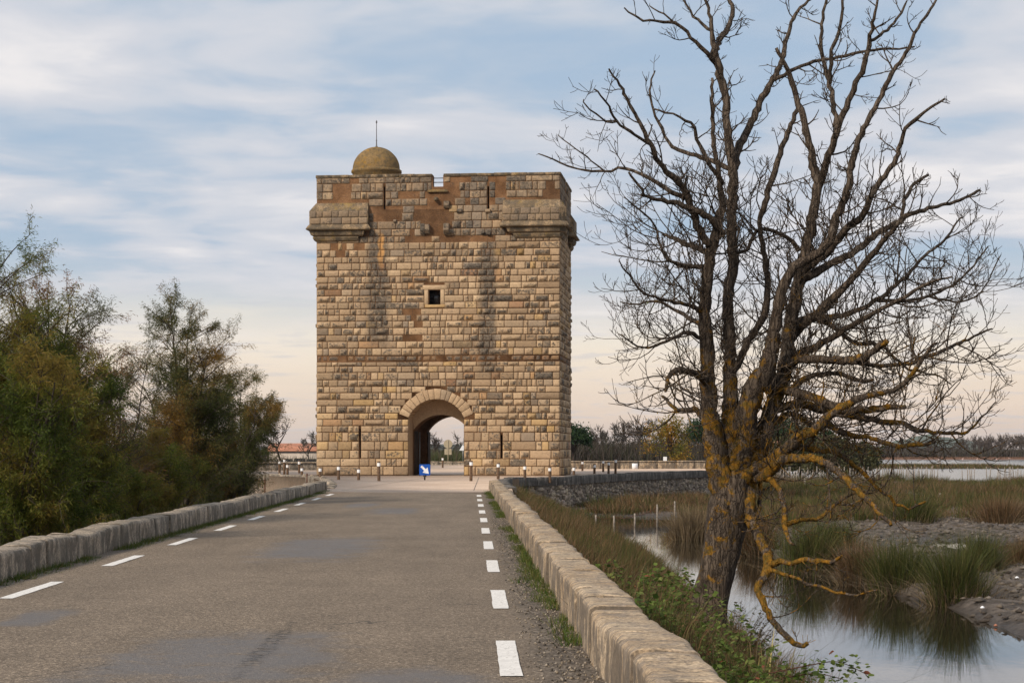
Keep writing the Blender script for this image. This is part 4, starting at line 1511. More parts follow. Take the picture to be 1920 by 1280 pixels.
s4 = tag(empty('white_sign', (x, y, -0.2)), 'white triangular sign half hidden behind the right jamb of the gate', 'sign')
MB().tube([(0, 0.04, 0), (0, 0.04, z + 0.4)], 0.04, 8).build('pole', M['galv'], s4)
slab('plate', [(-0.45, z - 0.2), (0.45, z - 0.2), (0, z + 0.55)], 0.03, M['signwhite'], s4)
for px, y0_, y1_, lab in ((496, 896, 920, 'thin rusty stake by the left rubble wall, nearer the tamarisks'), (575, 887, 907, 'thin rusty stake at the left edge of the plaza')):
    x, y, z = at(px, y1_, 100.0 if px < 500 else 112.0)
    P0 = Vector((x, y, z - 0.9))
    o = MB().tube([(0, 0, 0), (0.01, 0, 0.5), (0.02, 0.01, 0.9 + (y1_ - y0_) * y / F)], [0.045, 0.04, 0.035], 6).build('iron_stake', M['rust'])
    o.location = P0
    tag(o, lab, 'stake', 'rusty stakes left of the road')


# ------------------------------------------------------------------ the dead tree by the ditch
TY = 31.5
PXM = TY / F
LIMBS = [  # name, dy at the tip (m), points (px, py, radius px)
 ('trunk', 0.0, [(1314, 1222, 44), (1320, 1195, 40), (1326, 1150, 37), (1336, 1100, 33), (1350, 1040, 34), (1361, 990, 38), (1369, 940, 38), (1376, 895, 33)]),
 ('limb', -0.3, [(1366, 935, 25), (1347, 880, 22), (1341, 830, 20), (1331, 780, 17), (1328, 720, 14), (1326, 660, 13), (1322, 600, 12), (1325, 540, 11), (1332, 480, 10), (1347, 412, 8), (1356, 385, 7), (1350, 350, 6), (1346, 312, 5), (1337, 262, 4.2), (1336, 200, 3.6), (1337, 145, 2.4)]),
 ('limb', 0.4, [(1377, 905, 27), (1370, 850, 25), (1372, 790, 18), (1368, 712, 13), (1368, 640, 11), (1365, 560, 10), (1374, 500, 10), (1372, 440, 10), (1373, 380, 9), (1374, 312, 9), (1363, 237, 8), (1360, 175, 7.5), (1347, 130, 7.5), (1340, 98, 7), (1337, 62, 4.5), (1331, 25, 3.2), (1321, -10, 2.5)]),
 ('limb', 0.6, [(1340, 98, 6), (1350, 75, 5.5), (1368, 45, 5), (1375, 15, 4), (1360, -8, 3)]),
 ('limb', 0.5, [(1392, 915, 22), (1408, 880, 21), (1428, 830, 19), (1442, 778, 16), (1457, 735, 15), (1469, 705, 14), (1476, 665, 14), (1478, 628, 13), (1485, 600, 13), (1495, 537, 12), (1510, 475, 11), (1522, 412, 10), (1532, 350, 9), (1526, 312, 8), (1521, 287, 7), (1510, 237, 6), (1497, 195, 5.5), (1485, 155, 5), (1472, 120, 4), (1455, 92, 3.2)]),
 ('limb', -0.4, [(1385, 885, 24), (1395, 820, 23), (1405, 755, 21), (1422, 715, 19), (1440, 684, 16), (1448, 640, 13), (1458, 590, 11), (1467, 540, 10), (1490, 500, 9), (1530, 475, 8), (1557, 450, 8), (1565, 412, 7.5), (1580, 382, 7), (1592, 345, 6.5), (1596, 312, 6.5), (1602, 287, 6), (1615, 250, 5.6), (1635, 212, 5), (1657, 170, 4.6), (1675, 132, 4.2), (1695, 107, 3.8), (1717, 62, 3.2), (1750, 10, 2.4), (1758, -10, 2)]),
 ('limb', 0.9, [(1375, 325, 7), (1382, 287, 7.5), (1405, 237, 7), (1425, 192, 6.5), (1445, 155, 6), (1462, 125, 5), (1470, 95, 4.5), (1482, 50, 3.6), (1500, 15, 3), (1530, -10, 2)]),
 ('limb', -0.6, [(1530, 360, 7.5), (1545, 325, 7), (1550, 300, 7), (1567, 250, 6.5), (1582, 212, 6), (1600, 167, 5.2), (1620, 125, 5), (1631, 77, 4.2), (1640, 25, 2.8), (1645, -8, 2)]),
 ('limb', 0.3, [(1631, 77, 3.2), (1652, 65, 3), (1682, 37, 2.6), (1700, 0, 1.8)]),
 ('limb', 0.5, [(1570, 242, 5.5), (1560, 185, 4.8), (1552, 150, 4.2), (1540, 87, 3.6), (1541, 45, 3.2), (1550, -8, 2.4)]),
 ('limb', 0.0, [(1555, 158, 4), (1562, 95, 3.6), (1575, 50, 3.2), (1580, -8, 2.4)]),
 ('limb', 0.6, [(1452, 150, 4), (1475, 138, 3.6), (1495, 127, 3.4), (1560, 110, 3), (1625, 97, 2.6), (1715, 89, 1.6)]),
 ('limb', -0.8, [(1500, 515, 9), (1525, 492, 8.5), (1552, 472, 8), (1590, 427, 7), (1615, 407, 6.5), (1630, 372, 6), (1647, 347, 5.5), (1665, 322, 5), (1682, 297, 4.6), (1687, 270, 4.2), (1700, 240, 3.8), (1727, 215, 3.2), (1772, 185, 2)]),
 ('limb', 0.7, [(1505, 525, 8), (1540, 505, 7.5), (1600, 472, 6.5), (1645, 440, 5.8), (1692, 410, 5), (1740, 390, 3.8), (1790, 377, 3), (1837, 359, 2.4)]),
 ('limb', 0.4, [(1692, 410, 4), (1697, 375, 3.6), (1715, 345, 3.2), (1740, 329, 2.6)]),
 ('limb', -0.7, [(1480, 640, 9), (1500, 615, 8.5), (1540, 580, 8), (1577, 545, 7.2), (1615, 502, 6.4), (1640, 470, 5.6), (1670, 435, 5), (1690, 412, 4.4)]),
 ('limb', 0.9, [(1485, 605, 7), (1510, 597, 6.5), (1585, 590, 5.2), (1645, 562, 4.4), (1690, 525, 3.6), (1727, 485, 3), (1770, 450, 2.4), (1802, 407, 1.4)]),
 ('limb', -0.9, [(1472, 672, 7), (1530, 650, 6.5), (1590, 615, 5.5), (1635, 587, 4.6), (1677, 567, 4), (1740, 530, 3), (1785, 519, 1.8)]),
 ('limb', 0.5, [(1645, 563, 4), (1690, 563, 3.4), (1740, 555, 3), (1790, 532, 2.4), (1825, 497, 1.8), (1852, 462, 1.2)]),
 ('limb', -0.2, [(1740, 555, 2.6), (1770, 563, 2.2), (1802, 566, 2), (1840, 547, 1.6), (1875, 480, 1.1)]),
 ('limb', -1.0, [(1465, 690, 9), (1500, 674, 8.5), (1555, 674, 8), (1605, 674, 8), (1636, 659, 7), (1662, 639, 5)]),
 ('limb', 0.8, [(1600, 678, 5), (1650, 684, 4.4), (1706, 681, 4), (1734, 670, 4.2), (1784, 650, 3.4), (1815, 635, 2.8), (1859, 617, 1.5)]),
 ('limb', -0.8, [(1440, 728, 11), (1470, 730, 10), (1500, 738, 9), (1544, 753, 9), (1577, 766, 8), (1620, 770, 7), (1666, 764, 6), (1697, 762, 4)]),
 ('limb', 0.5, [(1445, 768, 8), (1500, 757, 8), (1544, 770, 7.5), (1598, 778, 7), (1653, 790, 6), (1686, 792, 5), (1730, 808, 4), (1802, 812, 3), (1828, 797, 2.2), (1867, 753, 1.2)]),
 ('limb', -0.3, [(1545, 788, 7), (1581, 812, 5.5), (1635, 821, 4.6), (1675, 834, 4.4), (1719, 835, 4), (1754, 828, 3)]),
 ('limb', -0.9, [(1372, 925, 15), (1392, 900, 14), (1410, 885, 13), (1439, 866, 12), (1467, 846, 11), (1493, 824, 10.5), (1531, 802, 10), (1548, 786, 9), (1577, 764, 7.5), (1625, 742, 6), (1664, 735, 5), (1697, 718, 4.6), (1730, 672, 4), (1760, 640, 2.5)]),
 ('limb', -1.3, [(1405, 895, 12), (1430, 893, 11), (1447, 880, 11), (1467, 863, 10), (1504, 859, 8.5), (1537, 861, 7.5), (1570, 885, 6.5), (1609, 918, 5.5), (1640, 951, 4.6), (1672, 985, 3.4)]),
 ('limb', 0.3, [(1473, 842, 8), (1500, 840, 6), (1535, 844, 5.5), (1581, 855, 4.6), (1625, 894, 3.6), (1690, 950, 2.6), (1735, 941, 2)]),
 ('limb', -1.0, [(1395, 905, 11), (1404, 925, 11), (1407, 950, 11), (1409, 975, 10.5), (1421, 1001, 10), (1434, 1030, 10), (1443, 1051, 10.5), (1439, 1069, 9.5), (1430, 1085, 8), (1419, 1105, 7), (1430, 1125, 6.5), (1441, 1149, 6.5), (1456, 1175, 6), (1478, 1195, 5.6), (1498, 1210, 5), (1515, 1206, 4)]),
 ('limb', -0.6, [(1440, 1060, 7), (1462, 1052, 6), (1482, 1055, 5.5), (1515, 1050, 5), (1557, 1052, 4), (1579, 1041, 2.4)]),
 ('limb', -0.6, [(1430, 893, 8), (1452, 905, 6), (1470, 945, 5.2), (1471, 985, 4.6), (1476, 1005, 4), (1486, 1021, 2.6)]),
 ('limb', 0.4, [(1470, 985, 4.6), (1504, 973, 4.2), (1531, 974, 3.6), (1570, 942, 2.6), (1608, 921, 1.6)]),
 ('limb', -0.9, [(1440, 1065, 5), (1489, 1083, 3.4), (1526, 1096, 3), (1592, 1114, 2.6), (1645, 1105, 1.8)]),
 ('limb', 0.6, [(1413, 985, 4.6), (1421, 960, 4), (1426, 920, 3.8), (1423, 880, 3.6), (1415, 850, 3), (1404, 815, 2)]),
 ('limb', -0.8, [(1328, 725, 8), (1315, 709, 7), (1296, 697, 6), (1268, 694, 5), (1255, 705, 4.4), (1247, 733, 2.6)]),
 ('limb', 0.6, [(1328, 790, 7), (1315, 778, 6.5), (1302, 769, 5.5), (1270, 767, 4.4), (1242, 741, 2.4)]),
 ('limb', 0.7, [(1334, 478, 6), (1318, 470, 5.5), (1282, 455, 4.6), (1245, 440, 3)]),
 ('limb', -0.5, [(1355, 440, 6.5), (1335, 412, 6.5), (1305, 395, 6), (1270, 382, 5), (1215, 370, 3.4), (1200, 350, 2.6), (1180, 322, 2.2)]),
 ('limb', -0.9, [(1330, 462, 8), (1316, 440, 7.5), (1300, 400, 7), (1280, 350, 6), (1237, 307, 5), (1220, 270, 4.4), (1200, 230, 3.8), (1180, 195, 3.2), (1162, 160, 2.6), (1142, 130, 1.6)]),
 ('limb', 0.2, [(1285, 372, 5), (1250, 355, 4.4), (1215, 333, 3.6), (1172, 316, 3), (1135, 322, 2.4), (1087, 317, 2), (1050, 305, 1.7), (1010, 288, 1.1)]),
 ('limb', 0.0, [(1133, 321, 1.8), (1110, 302, 1.5), (1080, 280, 1.3), (1047, 255, 1.0)]),
 ('limb', -0.5, [(1220, 271, 3.2), (1182, 247, 2.8), (1155, 227, 2.4), (1135, 190, 2), (1115, 167, 1.4)]),
 ('limb', -0.2, [(1157, 228, 2), (1137, 227, 1.8), (1100, 199, 1.6), (1094, 187, 1)]),
 ('limb', 0.5, [(1372, 318, 5), (1335, 302, 4.6), (1295, 290, 4), (1260, 275, 3.4), (1235, 230, 2.8), (1222, 195, 2.4), (1220, 160, 2), (1228, 132, 1.2)]),
 ('limb', -0.4, [(1355, 345, 4.6), (1325, 300, 4), (1307, 262, 3.6), (1295, 232, 2.8), (1262, 215, 2.2), (1225, 205, 1.6)]),
 ('limb', -0.4, [(1341, 118, 5), (1324, 98, 4), (1295, 70, 3.4), (1265, 44, 3), (1207, 39, 2.2), (1170, 15, 1.4)]),
 ('limb', 0.1, [(1265, 44, 2), (1245, 27, 1.6), (1217, 11, 1.1)]),
 ('limb', 0.4, [(1335, 58, 3.4), (1318, 45, 3), (1303, 30, 2.6), (1280, -5, 1.8)]),
 ('limb', -0.6, [(1324, 500, 5), (1287, 497, 4), (1250, 485, 3), (1235, 447, 2.4), (1225, 417, 2), (1185, 382, 1.6), (1170, 370, 1)]),
 ('limb', -0.9, [(1322, 590, 5), (1300, 575, 4), (1250, 562, 3), (1207, 550, 2.4), (1180, 517, 1.8), (1160, 487, 1.1)]),
 ('limb', 0.8, [(1320, 615, 5), (1275, 585, 3.4), (1230, 565, 2.4), (1190, 571, 1.6), (1163, 566, 1)]),
 ('limb', -0.7, [(1322, 640, 5), (1290, 625, 3.8), (1250, 640, 3), (1205, 651, 2), (1160, 625, 1.1)]),
 ('limb', 0.6, [(1375, 700, 6), (1395, 655, 6.5), (1420, 615, 7), (1435, 580, 7), (1440, 530, 6), (1432, 470, 5), (1425, 420, 5), (1438, 370, 5.5), (1452, 320, 5.5), (1470, 270, 5), (1487, 225, 4.5), (1500, 195, 4)]),
 ('limb', 1.0, [(1385, 775, 9), (1420, 735, 9), (1455, 712, 8), (1440, 690, 6)]),
 ('limb', 0.4, [(1372, 470, 4), (1400, 470, 3.6), (1425, 430, 3.4), (1475, 445, 3.8), (1500, 470, 4.4)]),
 ('limb', 0.9, [(1480, 620, 6), (1520, 600, 5), (1560, 612, 4.5), (1600, 640, 4.5), (1655, 650, 3.5), (1700, 690, 2.5), (1760, 705, 1.6), (1785, 722, 1)]),
 ('limb', 0.2, [(1480, 735, 7), (1520, 705, 5), (1570, 700, 4.5), (1620, 715, 4), (1640, 712, 3)]),
 ('limb', 0.8, [(1445, 800, 6), (1480, 775, 5.5), (1520, 795, 5), (1560, 800, 4)]),
]
tree = tag(empty('dead_tree', (*at(1320, 1195, TY)[:2], at(1320, 1195, TY)[2])), 'leafless old tree with orange lichen leaning over the ditch', 'tree')
TINV = Vector(tree.location)
placed = []            # (px, py, Y)
limb3d = []
for nm, dy, pts in LIMBS:
    p = np.array(pts, float)
    if nm == 'trunk':
        y0 = TY
    else:
        pl_ = np.array(placed)
        d = np.hypot(pl_[:, 0] - p[0, 0], pl_[:, 1] - p[0, 1])
        y0 = pl_[d.argmin(), 2]
    s = np.concatenate([[0], np.cumsum(np.hypot(np.diff(p[:, 0]), np.diff(p[:, 1])))]); s /= s[-1]
    Yv = y0 + dy * s ** 0.9 * (1.7 if nm != 'trunk' else 1) + (0.06 * np.sin(s * 9 + dy * 7) if nm != 'trunk' else 0)
    P = np.array([(*at(a, b, yy), r_ * yy / F) for (a, b, r_), yy in zip(pts, Yv)])
    Pr = resample(P, 0.10 if P[:, 3].max() > 0.05 else 0.13)
    if nm != 'trunk':
        k = np.minimum(Pr[:, 3], 0.02)
        jit = RNG.standard_normal((len(Pr), 3)) * k[:, None] * 0.5
        jit[0] = 0
        Pr[:, :3] += jit
    for (a, b, r_), yy in zip(p, Yv): placed.append((a, b, yy))
    for q in range(len(p) - 1):
        for f in np.linspace(0, 1, 6)[1:-1]:
            placed.append((p[q, 0] * (1 - f) + p[q + 1, 0] * f, p[q, 1] * (1 - f) + p[q + 1, 1] * f, Yv[q] * (1 - f) + Yv[q + 1] * f))
    limb3d.append((nm, Pr))


def lich(z):
    return np.clip(1.0 - (z - 1.5) / 4.5, 0.0, 1.0)


for nm, Pr in limb3d:
    big = Pr[:, 3].max()
    k = 40 if nm == 'trunk' else 10 if big > 0.06 else 7 if big > 0.03 else 5
    if nm == 'trunk':
        Pr = resample(Pr, 0.06)
    Vt, Qt, Tt = tube(Pr[:, :3], Pr[:, 3], k, True, 0.0 if nm == 'trunk' else 0.10)
    if nm == 'trunk':
        cen = np.repeat(Pr[:, :3], k, axis=0)
        for q in range(len(Vt)):
            v = Vector(Vt[q])
            f = mnoise.fractal(Vector((v.x * 7.5, v.y * 7.5, v.z * 1.1)), 0.9, 2.0, 3) * 0.10 + mnoise.noise(v * 1.9) * 0.13
            Vt[q] = cen[q] + (Vt[q] - cen[q]) * (1 + f)
    zc = Vt[:, 2]
    cc = np.zeros((len(Vt), 3)); cc[:, 0] = lich(zc) * (1.0 if nm != 'trunk' else 0.62)
    if nm == 'trunk': cc[:, 0] *= np.clip((zc + 1.3) / 1.2, 0.15, 1)
    me = np_mesh(nm, Vt - np.array(TINV), [Qt, Tt], cc, smooth=True)
    link(nm, me, M['bark'], tree)

# twigs
tw = MB()


def unit(v): return v / (np.linalg.norm(v) + 1e-9)


def twig(p0, d, L, r0, level, lic):
    n = 5 if L > 0.35 else 4
    P = [p0]; dd = unit(d)
    bend = RNG.standard_normal(3) * 0.22
    for q in range(n):
        dd = unit(dd + bend * 0.4 + np.array([0, 0, 0.16]) + RNG.standard_normal(3) * 0.11)
        P.append(P[-1] + dd * L / n)
    P = np.array(P)
    tw.tube(P - np.array(TINV), np.linspace(r0, max(0.0042, r0 * 0.35), n + 1), 4 if r0 > 0.008 else 3, (lic, 0, 0), False)
    if level > 0:
        for q in range(int(RNG.integers(2, 5) + (1 if L > 0.7 else 0))):
            f = RNG.uniform(0.25, 0.95) * n
            k = int(f)
            b = P[k] + (P[min(k + 1, n)] - P[k]) * (f - k)
            t = unit(P[min(k + 1, n)] - P[max(k - 1, 0)])
            sd_ = unit(np.cross(t, RNG.standard_normal(3)))
            twig(b, t * 0.7 + sd_ * RNG.uniform(0.5, 1.0), L * RNG.uniform(0.3, 0.6), r0 * 0.6, level - 1, lic)


for nm, Pr in limb3d:
    if nm == 'trunk': continue
    s = np.concatenate([[0], np.cumsum(np.linalg.norm(np.diff(Pr[:, :3], axis=0), axis=1))])
    zmean = Pr[:, 2].mean()
    pos = 0.25
    while pos < s[-1]:
        f = np.interp(pos, s, np.arange(len(s))); k = int(f)
        b = Pr[k]; t = unit(Pr[min(k + 1, len(Pr) - 1), :3] - Pr[max(k - 1, 0), :3])
        zc = b[2]
        dens = 0.125 if 1.6 < zc < 5.4 else 0.26
        if zc > 6.0: dens = 0.34
        if zc < 1.2: dens = 0.42
        frac = pos / s[-1]
        L = RNG.uniform(0.35, 1.25) * (1.0 if zc < 5.5 else 0.6) * (0.75 if frac > 0.8 else 1.0)
        if zc < 0.6: L *= 0.6
        sd_ = unit(np.cross(t, RNG.standard_normal(3)))
        lic_ = float(lich(zc)) * 0.75
        twig(b[:3], t * RNG.uniform(0.25, 0.7) + sd_, L, min(b[3] * 0.5, RNG.uniform(0.008, 0.017)), 2 if L > 0.45 else 1, lic_)
        pos += dens * RNG.uniform(0.6, 1.4)
    # stubs
    for q in range(int(s[-1] / 0.22)):
        k = int(RNG.integers(0, len(Pr))); t = unit(Pr[min(k + 1, len(Pr) - 1), :3] - Pr[max(k - 1, 0), :3])
        sd_ = unit(np.cross(t, RNG.standard_normal(3)))
        e = Pr[k, :3] + (sd_ + t * 0.6) * RNG.uniform(0.03, 0.07) + sd_ * Pr[k, 3]
        tw.tube(np.array([Pr[k, :3], e]) - np.array(TINV), [0.006, 0.003], 3, (0.2, 0, 0), False)
tag(tw.build('twigs', M['bark'], tree, True), kind='stuff')
# the last few green leaves
lf = MB()
for px, py in ((1228, 470), (1232, 480), (1225, 475), (1212, 572), (1220, 568), (1240, 490), (1222, 575), (1250, 500)):
    c = np.array(at(px, py, TY - 0.4))
    for q in range(7):
        p = c + RNG.standard_normal(3) * 0.06
        d = unit(RNG.standard_normal(3)) * 0.035; e = unit(RNG.standard_normal(3)) * 0.012
        lf.add(np.array([p - e, p + d * 0.5 - e * 0.2, p + d, p + e]) - np.array(TINV), [(0, 1, 2, 3)], None, (0.12, 0.17, 0.03))
tag(lf.build('last_leaves', M['leaf'], tree), kind='stuff')


# ------------------------------------------------------------------ rushes, grass
def blades(base, n_each, h, spread, lean, cols, width=0.012, seg=2):
    """tufts at base (k,3). returns V,Q,T,C"""
    k = len(base)
    n = k * n_each
    b = np.repeat(base, n_each, axis=0) + np.concatenate([RNG.standard_normal((n, 2)) * spread, np.zeros((n, 1))], 1)
    hh = np.repeat(np.broadcast_to(h, (k,)), n_each) * RNG.uniform(0.45, 1.08, n)
    az = RNG.uniform(0, 2 * math.pi, n)
    out = (b - np.repeat(base, n_each, axis=0))[:, :2]
    dirv = np.stack([np.cos(az), np.sin(az)], 1) * 0.7 + out / (spread + 1e-6) * 0.6
    ln = RNG.uniform(0.1, 1.0, n) * lean
    side = np.stack([-np.sin(az), np.cos(az), np.zeros(n)], 1) * (width * 0.5)
    d3 = np.concatenate([dirv * ln[:, None], np.ones((n, 1))], 1)
    rows = []
    for s in range(seg + 1):
        f = s / seg
        c = b + np.stack([d3[:, 0] * hh * f ** 1.7, d3[:, 1] * hh * f ** 1.7, hh * f * (1 - 0.25 * ln * f)], 1)
        wd = (1 - f * 0.8)
        if s < seg:
            rows += [c - side * wd, c + side * wd]
        else:
            rows += [c]
    per = 2 * seg + 1
    V = np.stack(rows, 1).reshape(-1, 3)
    i = np.arange(n)[:, None] * per
    Q = np.concatenate([i + np.array([[2 * s, 2 * s + 1, 2 * s + 3, 2 * s + 2]]) for s in range(seg - 1)]) if seg > 1 else np.zeros((0, 4), int)
    T = i + np.array([[2 * seg - 2, 2 * seg - 1, 2 * seg]])
    cols = np.asarray(cols)
    ci = cols[RNG.integers(0, len(cols), n)] * RNG.uniform(0.7, 1.25, (n, 1))
    C = np.repeat(ci, per, axis=0)
    return V, Q, T, C


def field(name, base, n_each, h, spread, lean, cols, width, seg, label, cat, mat_=None):
    V, Q, T, C = blades(base, n_each, h, spread, lean, cols, width, seg)
    o = link(name, np_mesh(name, V, [Q, T], C), mat_ or M['blade'])
    return tag(o, label, cat, kind='stuff')


RUSH_G = [(0.048, 0.062, 0.014), (0.075, 0.085, 0.020), (0.034, 0.044, 0.011), (0.11, 0.095, 0.034)]
RUSH_B = [(0.15, 0.085, 0.042), (0.10, 0.06, 0.03), (0.20, 0.13, 0.072), (0.065, 0.05, 0.02)]
GRASS = [(0.040, 0.078, 0.010), (0.060, 0.10, 0.014), (0.09, 0.11, 0.022), (0.14, 0.12, 0.04)]
STRAW = [(0.22, 0.17, 0.10), (0.17, 0.125, 0.075), (0.12, 0.085, 0.05)]

# bank between the right parapet and the ditch
n = 2300
yb_ = 13 + 99 * RNG.random(n) ** 0.95
wr = x_rw(np.minimum(yb_, 88)) + 0.5
slx = interp(STREAM_L, yb_)
xb_ = wr + (slx - wr) * RNG.uniform(0.02, 1.02, n)
pat = vnoise(xb_, yb_, 2.6, 8)
base = np.stack([xb_, yb_, ground_z(xb_, yb_) - 0.03], 1)
keep = ~((yb_ < 36) & (np.hypot((xb_ - 3.05), (yb_ - 31.5) * 0.4) < 0.8)) & (yb_ > 20)
g = keep & (pat < 0.45); b_ = keep & (pat >= 0.45)
hs = np.interp(base[:, 1], [20, 45, 110], [0.8, 0.62, 0.45]) * (0.4 + 1.15 * vnoise(base[:, 0], base[:, 1], 1.7, 21))
field('bank_rushes', base[g], 55, hs[g] * RNG.uniform(0.55, 1.1, g.sum()), 0.16, 0.6, RUSH_G + RUSH_B[:2], 0.013, 2, 'olive rushes on the bank between the right parapet and the ditch', 'rushes')
field('bank_dry_grass', base[b_], 55, hs[b_] * RNG.uniform(0.5, 1.0, b_.sum()), 0.17, 0.75, RUSH_B + RUSH_G[:1], 0.012, 2, 'rusty dry grass on the bank between the right parapet and the ditch', 'grass')
# beneath the retaining wall
n = 620
yy = RNG.uniform(109, 150, n); xx = interp(PLZ_R, yy) + RNG.uniform(0.4, 11.0, n)
base = np.stack([xx, yy, ground_z(xx, yy) - 0.05], 1)
field('wall_foot_growth', base, 60, RNG.uniform(0.12, 0.55, n) * (0.5 + 1.2 * vnoise(xx, yy, 3.0, 31)), 0.28, 0.8, RUSH_G + RUSH_B + [(0.05, 0.08, 0.02)], 0.03, 2, 'brown and green growth at the foot of the grey retaining wall', 'grass')
# marsh beyond the ditch
n = 2100
yy = 96 + 139 * RNG.random(n) ** 1.15
xx = RNG.uniform(0.035, 0.275, n) * yy
sr = interp(STREAM_R, yy)
mudstrip = (yy < 103) & (xx > 14)
pat = vnoise(xx, yy, 7.0, 5)
keep = ((yy > 118) | (xx > sr + 0.6)) & ~mudstrip & (pat > 0.18) & (xx > interp(PLZ_R, yy) + 1.0)
base = np.stack([xx, yy, ground_z(xx, yy) - 0.05], 1)
tall = (0.35 + 1.05 * vnoise(xx, yy, 5.0, 6)) * np.interp(yy, [96, 130, 235], [1.0, 1.0, 1.15]) * RNG.uniform(0.7, 1.2, n)
pat2 = vnoise(xx, yy, 5.0, 7)
m1 = keep & (pat2 < 0.5); m2 = keep & (pat2 >= 0.5)
field('marsh_rushes', base[m1], 95, tall[m1], 0.34, 0.75, RUSH_G + RUSH_B[:1], 0.035, 2, 'dark green rushes covering the marsh before the stake fence', 'rushes')
field('marsh_sedge', base[m2], 95, tall[m2] * 0.95, 0.36, 0.8, RUSH_B + RUSH_G[:1], 0.035, 2, 'russet sedge covering the marsh before the stake fence', 'sedge')
# reeds on the island and the far shore
n = 900
yy = RNG.uniform(408, 470, n); xx = RNG.uniform(70, 111, n)
zz = ground_z(xx, yy)
k_ = zz > -2.6
base = np.stack([xx, yy, np.maximum(zz, -2.25)], 1)[k_]
field('island_reeds', base, 16, RNG.uniform(0.5, 1.0, len(base)), 0.9, 0.5, RUSH_B + RUSH_G, 0.12, 2, 'thin line of reeds on the flat islet in the lake', 'reeds')
# verge grass at the foot of both parapets
yy = np.concatenate([RNG.uniform(12, 38, 320), RNG.uniform(38, 86, 600)])
keep = vnoise(np.zeros_like(yy), yy, 2.2, 4) > 0.36
yy = yy[keep]
xx = x_rw(yy) - np.abs(RNG.standard_normal(len(yy))) * 0.065 * (1 + vnoise(np.ones_like(yy), yy, 3.0, 9)) - 0.01
base = np.stack([xx, yy, np.full(len(yy), -0.05)], 1)
field('verge_grass', base, 26, RNG.uniform(0.05, 0.17, len(yy)), 0.05, 1.1, GRASS, 0.009, 2, 'green grass tufts along the foot of the right parapet', 'grass')
yy = RNG.uniform(18, 84, 1150)
keep = vnoise(np.zeros_like(yy), yy, 2.6, 14) > 0.22
yy = yy[keep]
xx = x_lw(yy) + np.abs(RNG.standard_normal(len(yy))) * 0.13 + 0.01
base = np.stack([xx, yy, np.full(len(yy), -0.06)], 1)
field('verge_grass', base, 22, RNG.uniform(0.06, 0.17, len(yy)), 0.06, 1.0, GRASS, 0.010, 2, 'green grass tufts along the foot of the left parapet', 'grass')
# loose grit on the right shoulder
n = 2600
yy = 11 + 40 * RNG.random(n) ** 1.7
xx = x_edge(yy) + 0.14 + (x_rw(yy) - x_edge(yy) - 0.14) * RNG.random(n) ** 0.7
gm = MB()
ico = np.array([(1, 0, 0), (-1, 0, 0), (0, 1, 0), (0, -1, 0), (0, 0, 1), (0, 0, -0.4)], float)
it = np.array([(0, 2, 4), (2, 1, 4), (1, 3, 4), (3, 0, 4), (2, 0, 5), (1, 2, 5), (3, 1, 5), (0, 3, 5)])
for a, b in zip(xx, yy):
    r_ = random.uniform(0.006, 0.017)
    gm.add(ico * r_ * RNG.uniform(0.6, 1.3, 3) + np.array([a, b, -0.022 + r_ * 0.2]), None, it, random.choice([(0.27, 0.22, 0.16), (0.16, 0.135, 0.105), (0.07, 0.06, 0.05), (0.36, 0.31, 0.25)]))
tag(gm.build('loose_grit', M['blade']), 'loose grit on the road shoulder beside the right parapet', 'gravel', kind='stuff')

# single big tussocks beside the ditch
CL = [(1790, 1128, 150, 75, RUSH_G, 'largest green rush tussock at the water edge, beside the bare mud'),
      (1690, 1108, 130, 70, RUSH_G, 'green rush tussock left of the largest one at the water edge'),
      (1610, 1092, 110, 60, RUSH_B, 'straw-coloured tussock overhanging the ditch behind the tree branches'),
      (1520, 1075, 130, 70, RUSH_G, 'rush tussock behind the hanging lichened branch'),
      (1840, 1075, 95, 45, RUSH_G, 'upright rush tussock behind the largest one, beside the small pool'),
      (1920, 1068, 80, 40, RUSH_B, 'dry tussock at the right edge beyond the small pool'),
      (1300, 1008, 80, 65, STRAW, 'dark overhanging tussock in the ditch left of the trunk'),
      (1420, 1038, 100, 60, RUSH_B, 'brown tussock on the far bank just right of the trunk'),
      (1870, 985, 80, 70, RUSH_B, 'broad russet tussock behind the strip of bare mud'),
      (1905, 982, 60, 40, STRAW, 'pale dry tussock at the right edge behind the mud strip'),
      (1720, 984, 75, 60, RUSH_G, 'dark green tussock behind the mud strip in the middle of the marsh'),
      (1560, 1035, 85, 55, RUSH_G, 'green tussock on the far bank behind the drooping branch')]
for px, py, hp, wp, cl, lab in CL:
    x, y, z = gp(px, py, -2.12)
    h = hp * y / F; sp = wp * y / F * 0.56
    root = tag(empty('rush_tussock', (x, y, -2.2)), lab, 'tussock', 'rush tussocks beside the ditch')
    m_ = 16
    bs = np.stack([RNG.standard_normal(m_) * sp * 0.45, RNG.standard_normal(m_) * sp * 0.4, np.zeros(m_)], 1)
    V, Q, T, C = blades(bs, 110, RNG.uniform(0.7, 1.08, m_) * h, sp * 0.28, 0.8, cl, 0.011 + y * 0.00012, 3)
    link('blades', np_mesh('blades', V, [Q, T], C), M['blade'], root)
    V, Q, T, C = blades(bs, 45, np.full(m_, h * 0.5), sp * 0.5, 2.2, STRAW, 0.012 + y * 0.00012, 3)
    link('dead_skirt', np_mesh('dead_skirt', V, [Q, T], C), M['blade'], root)

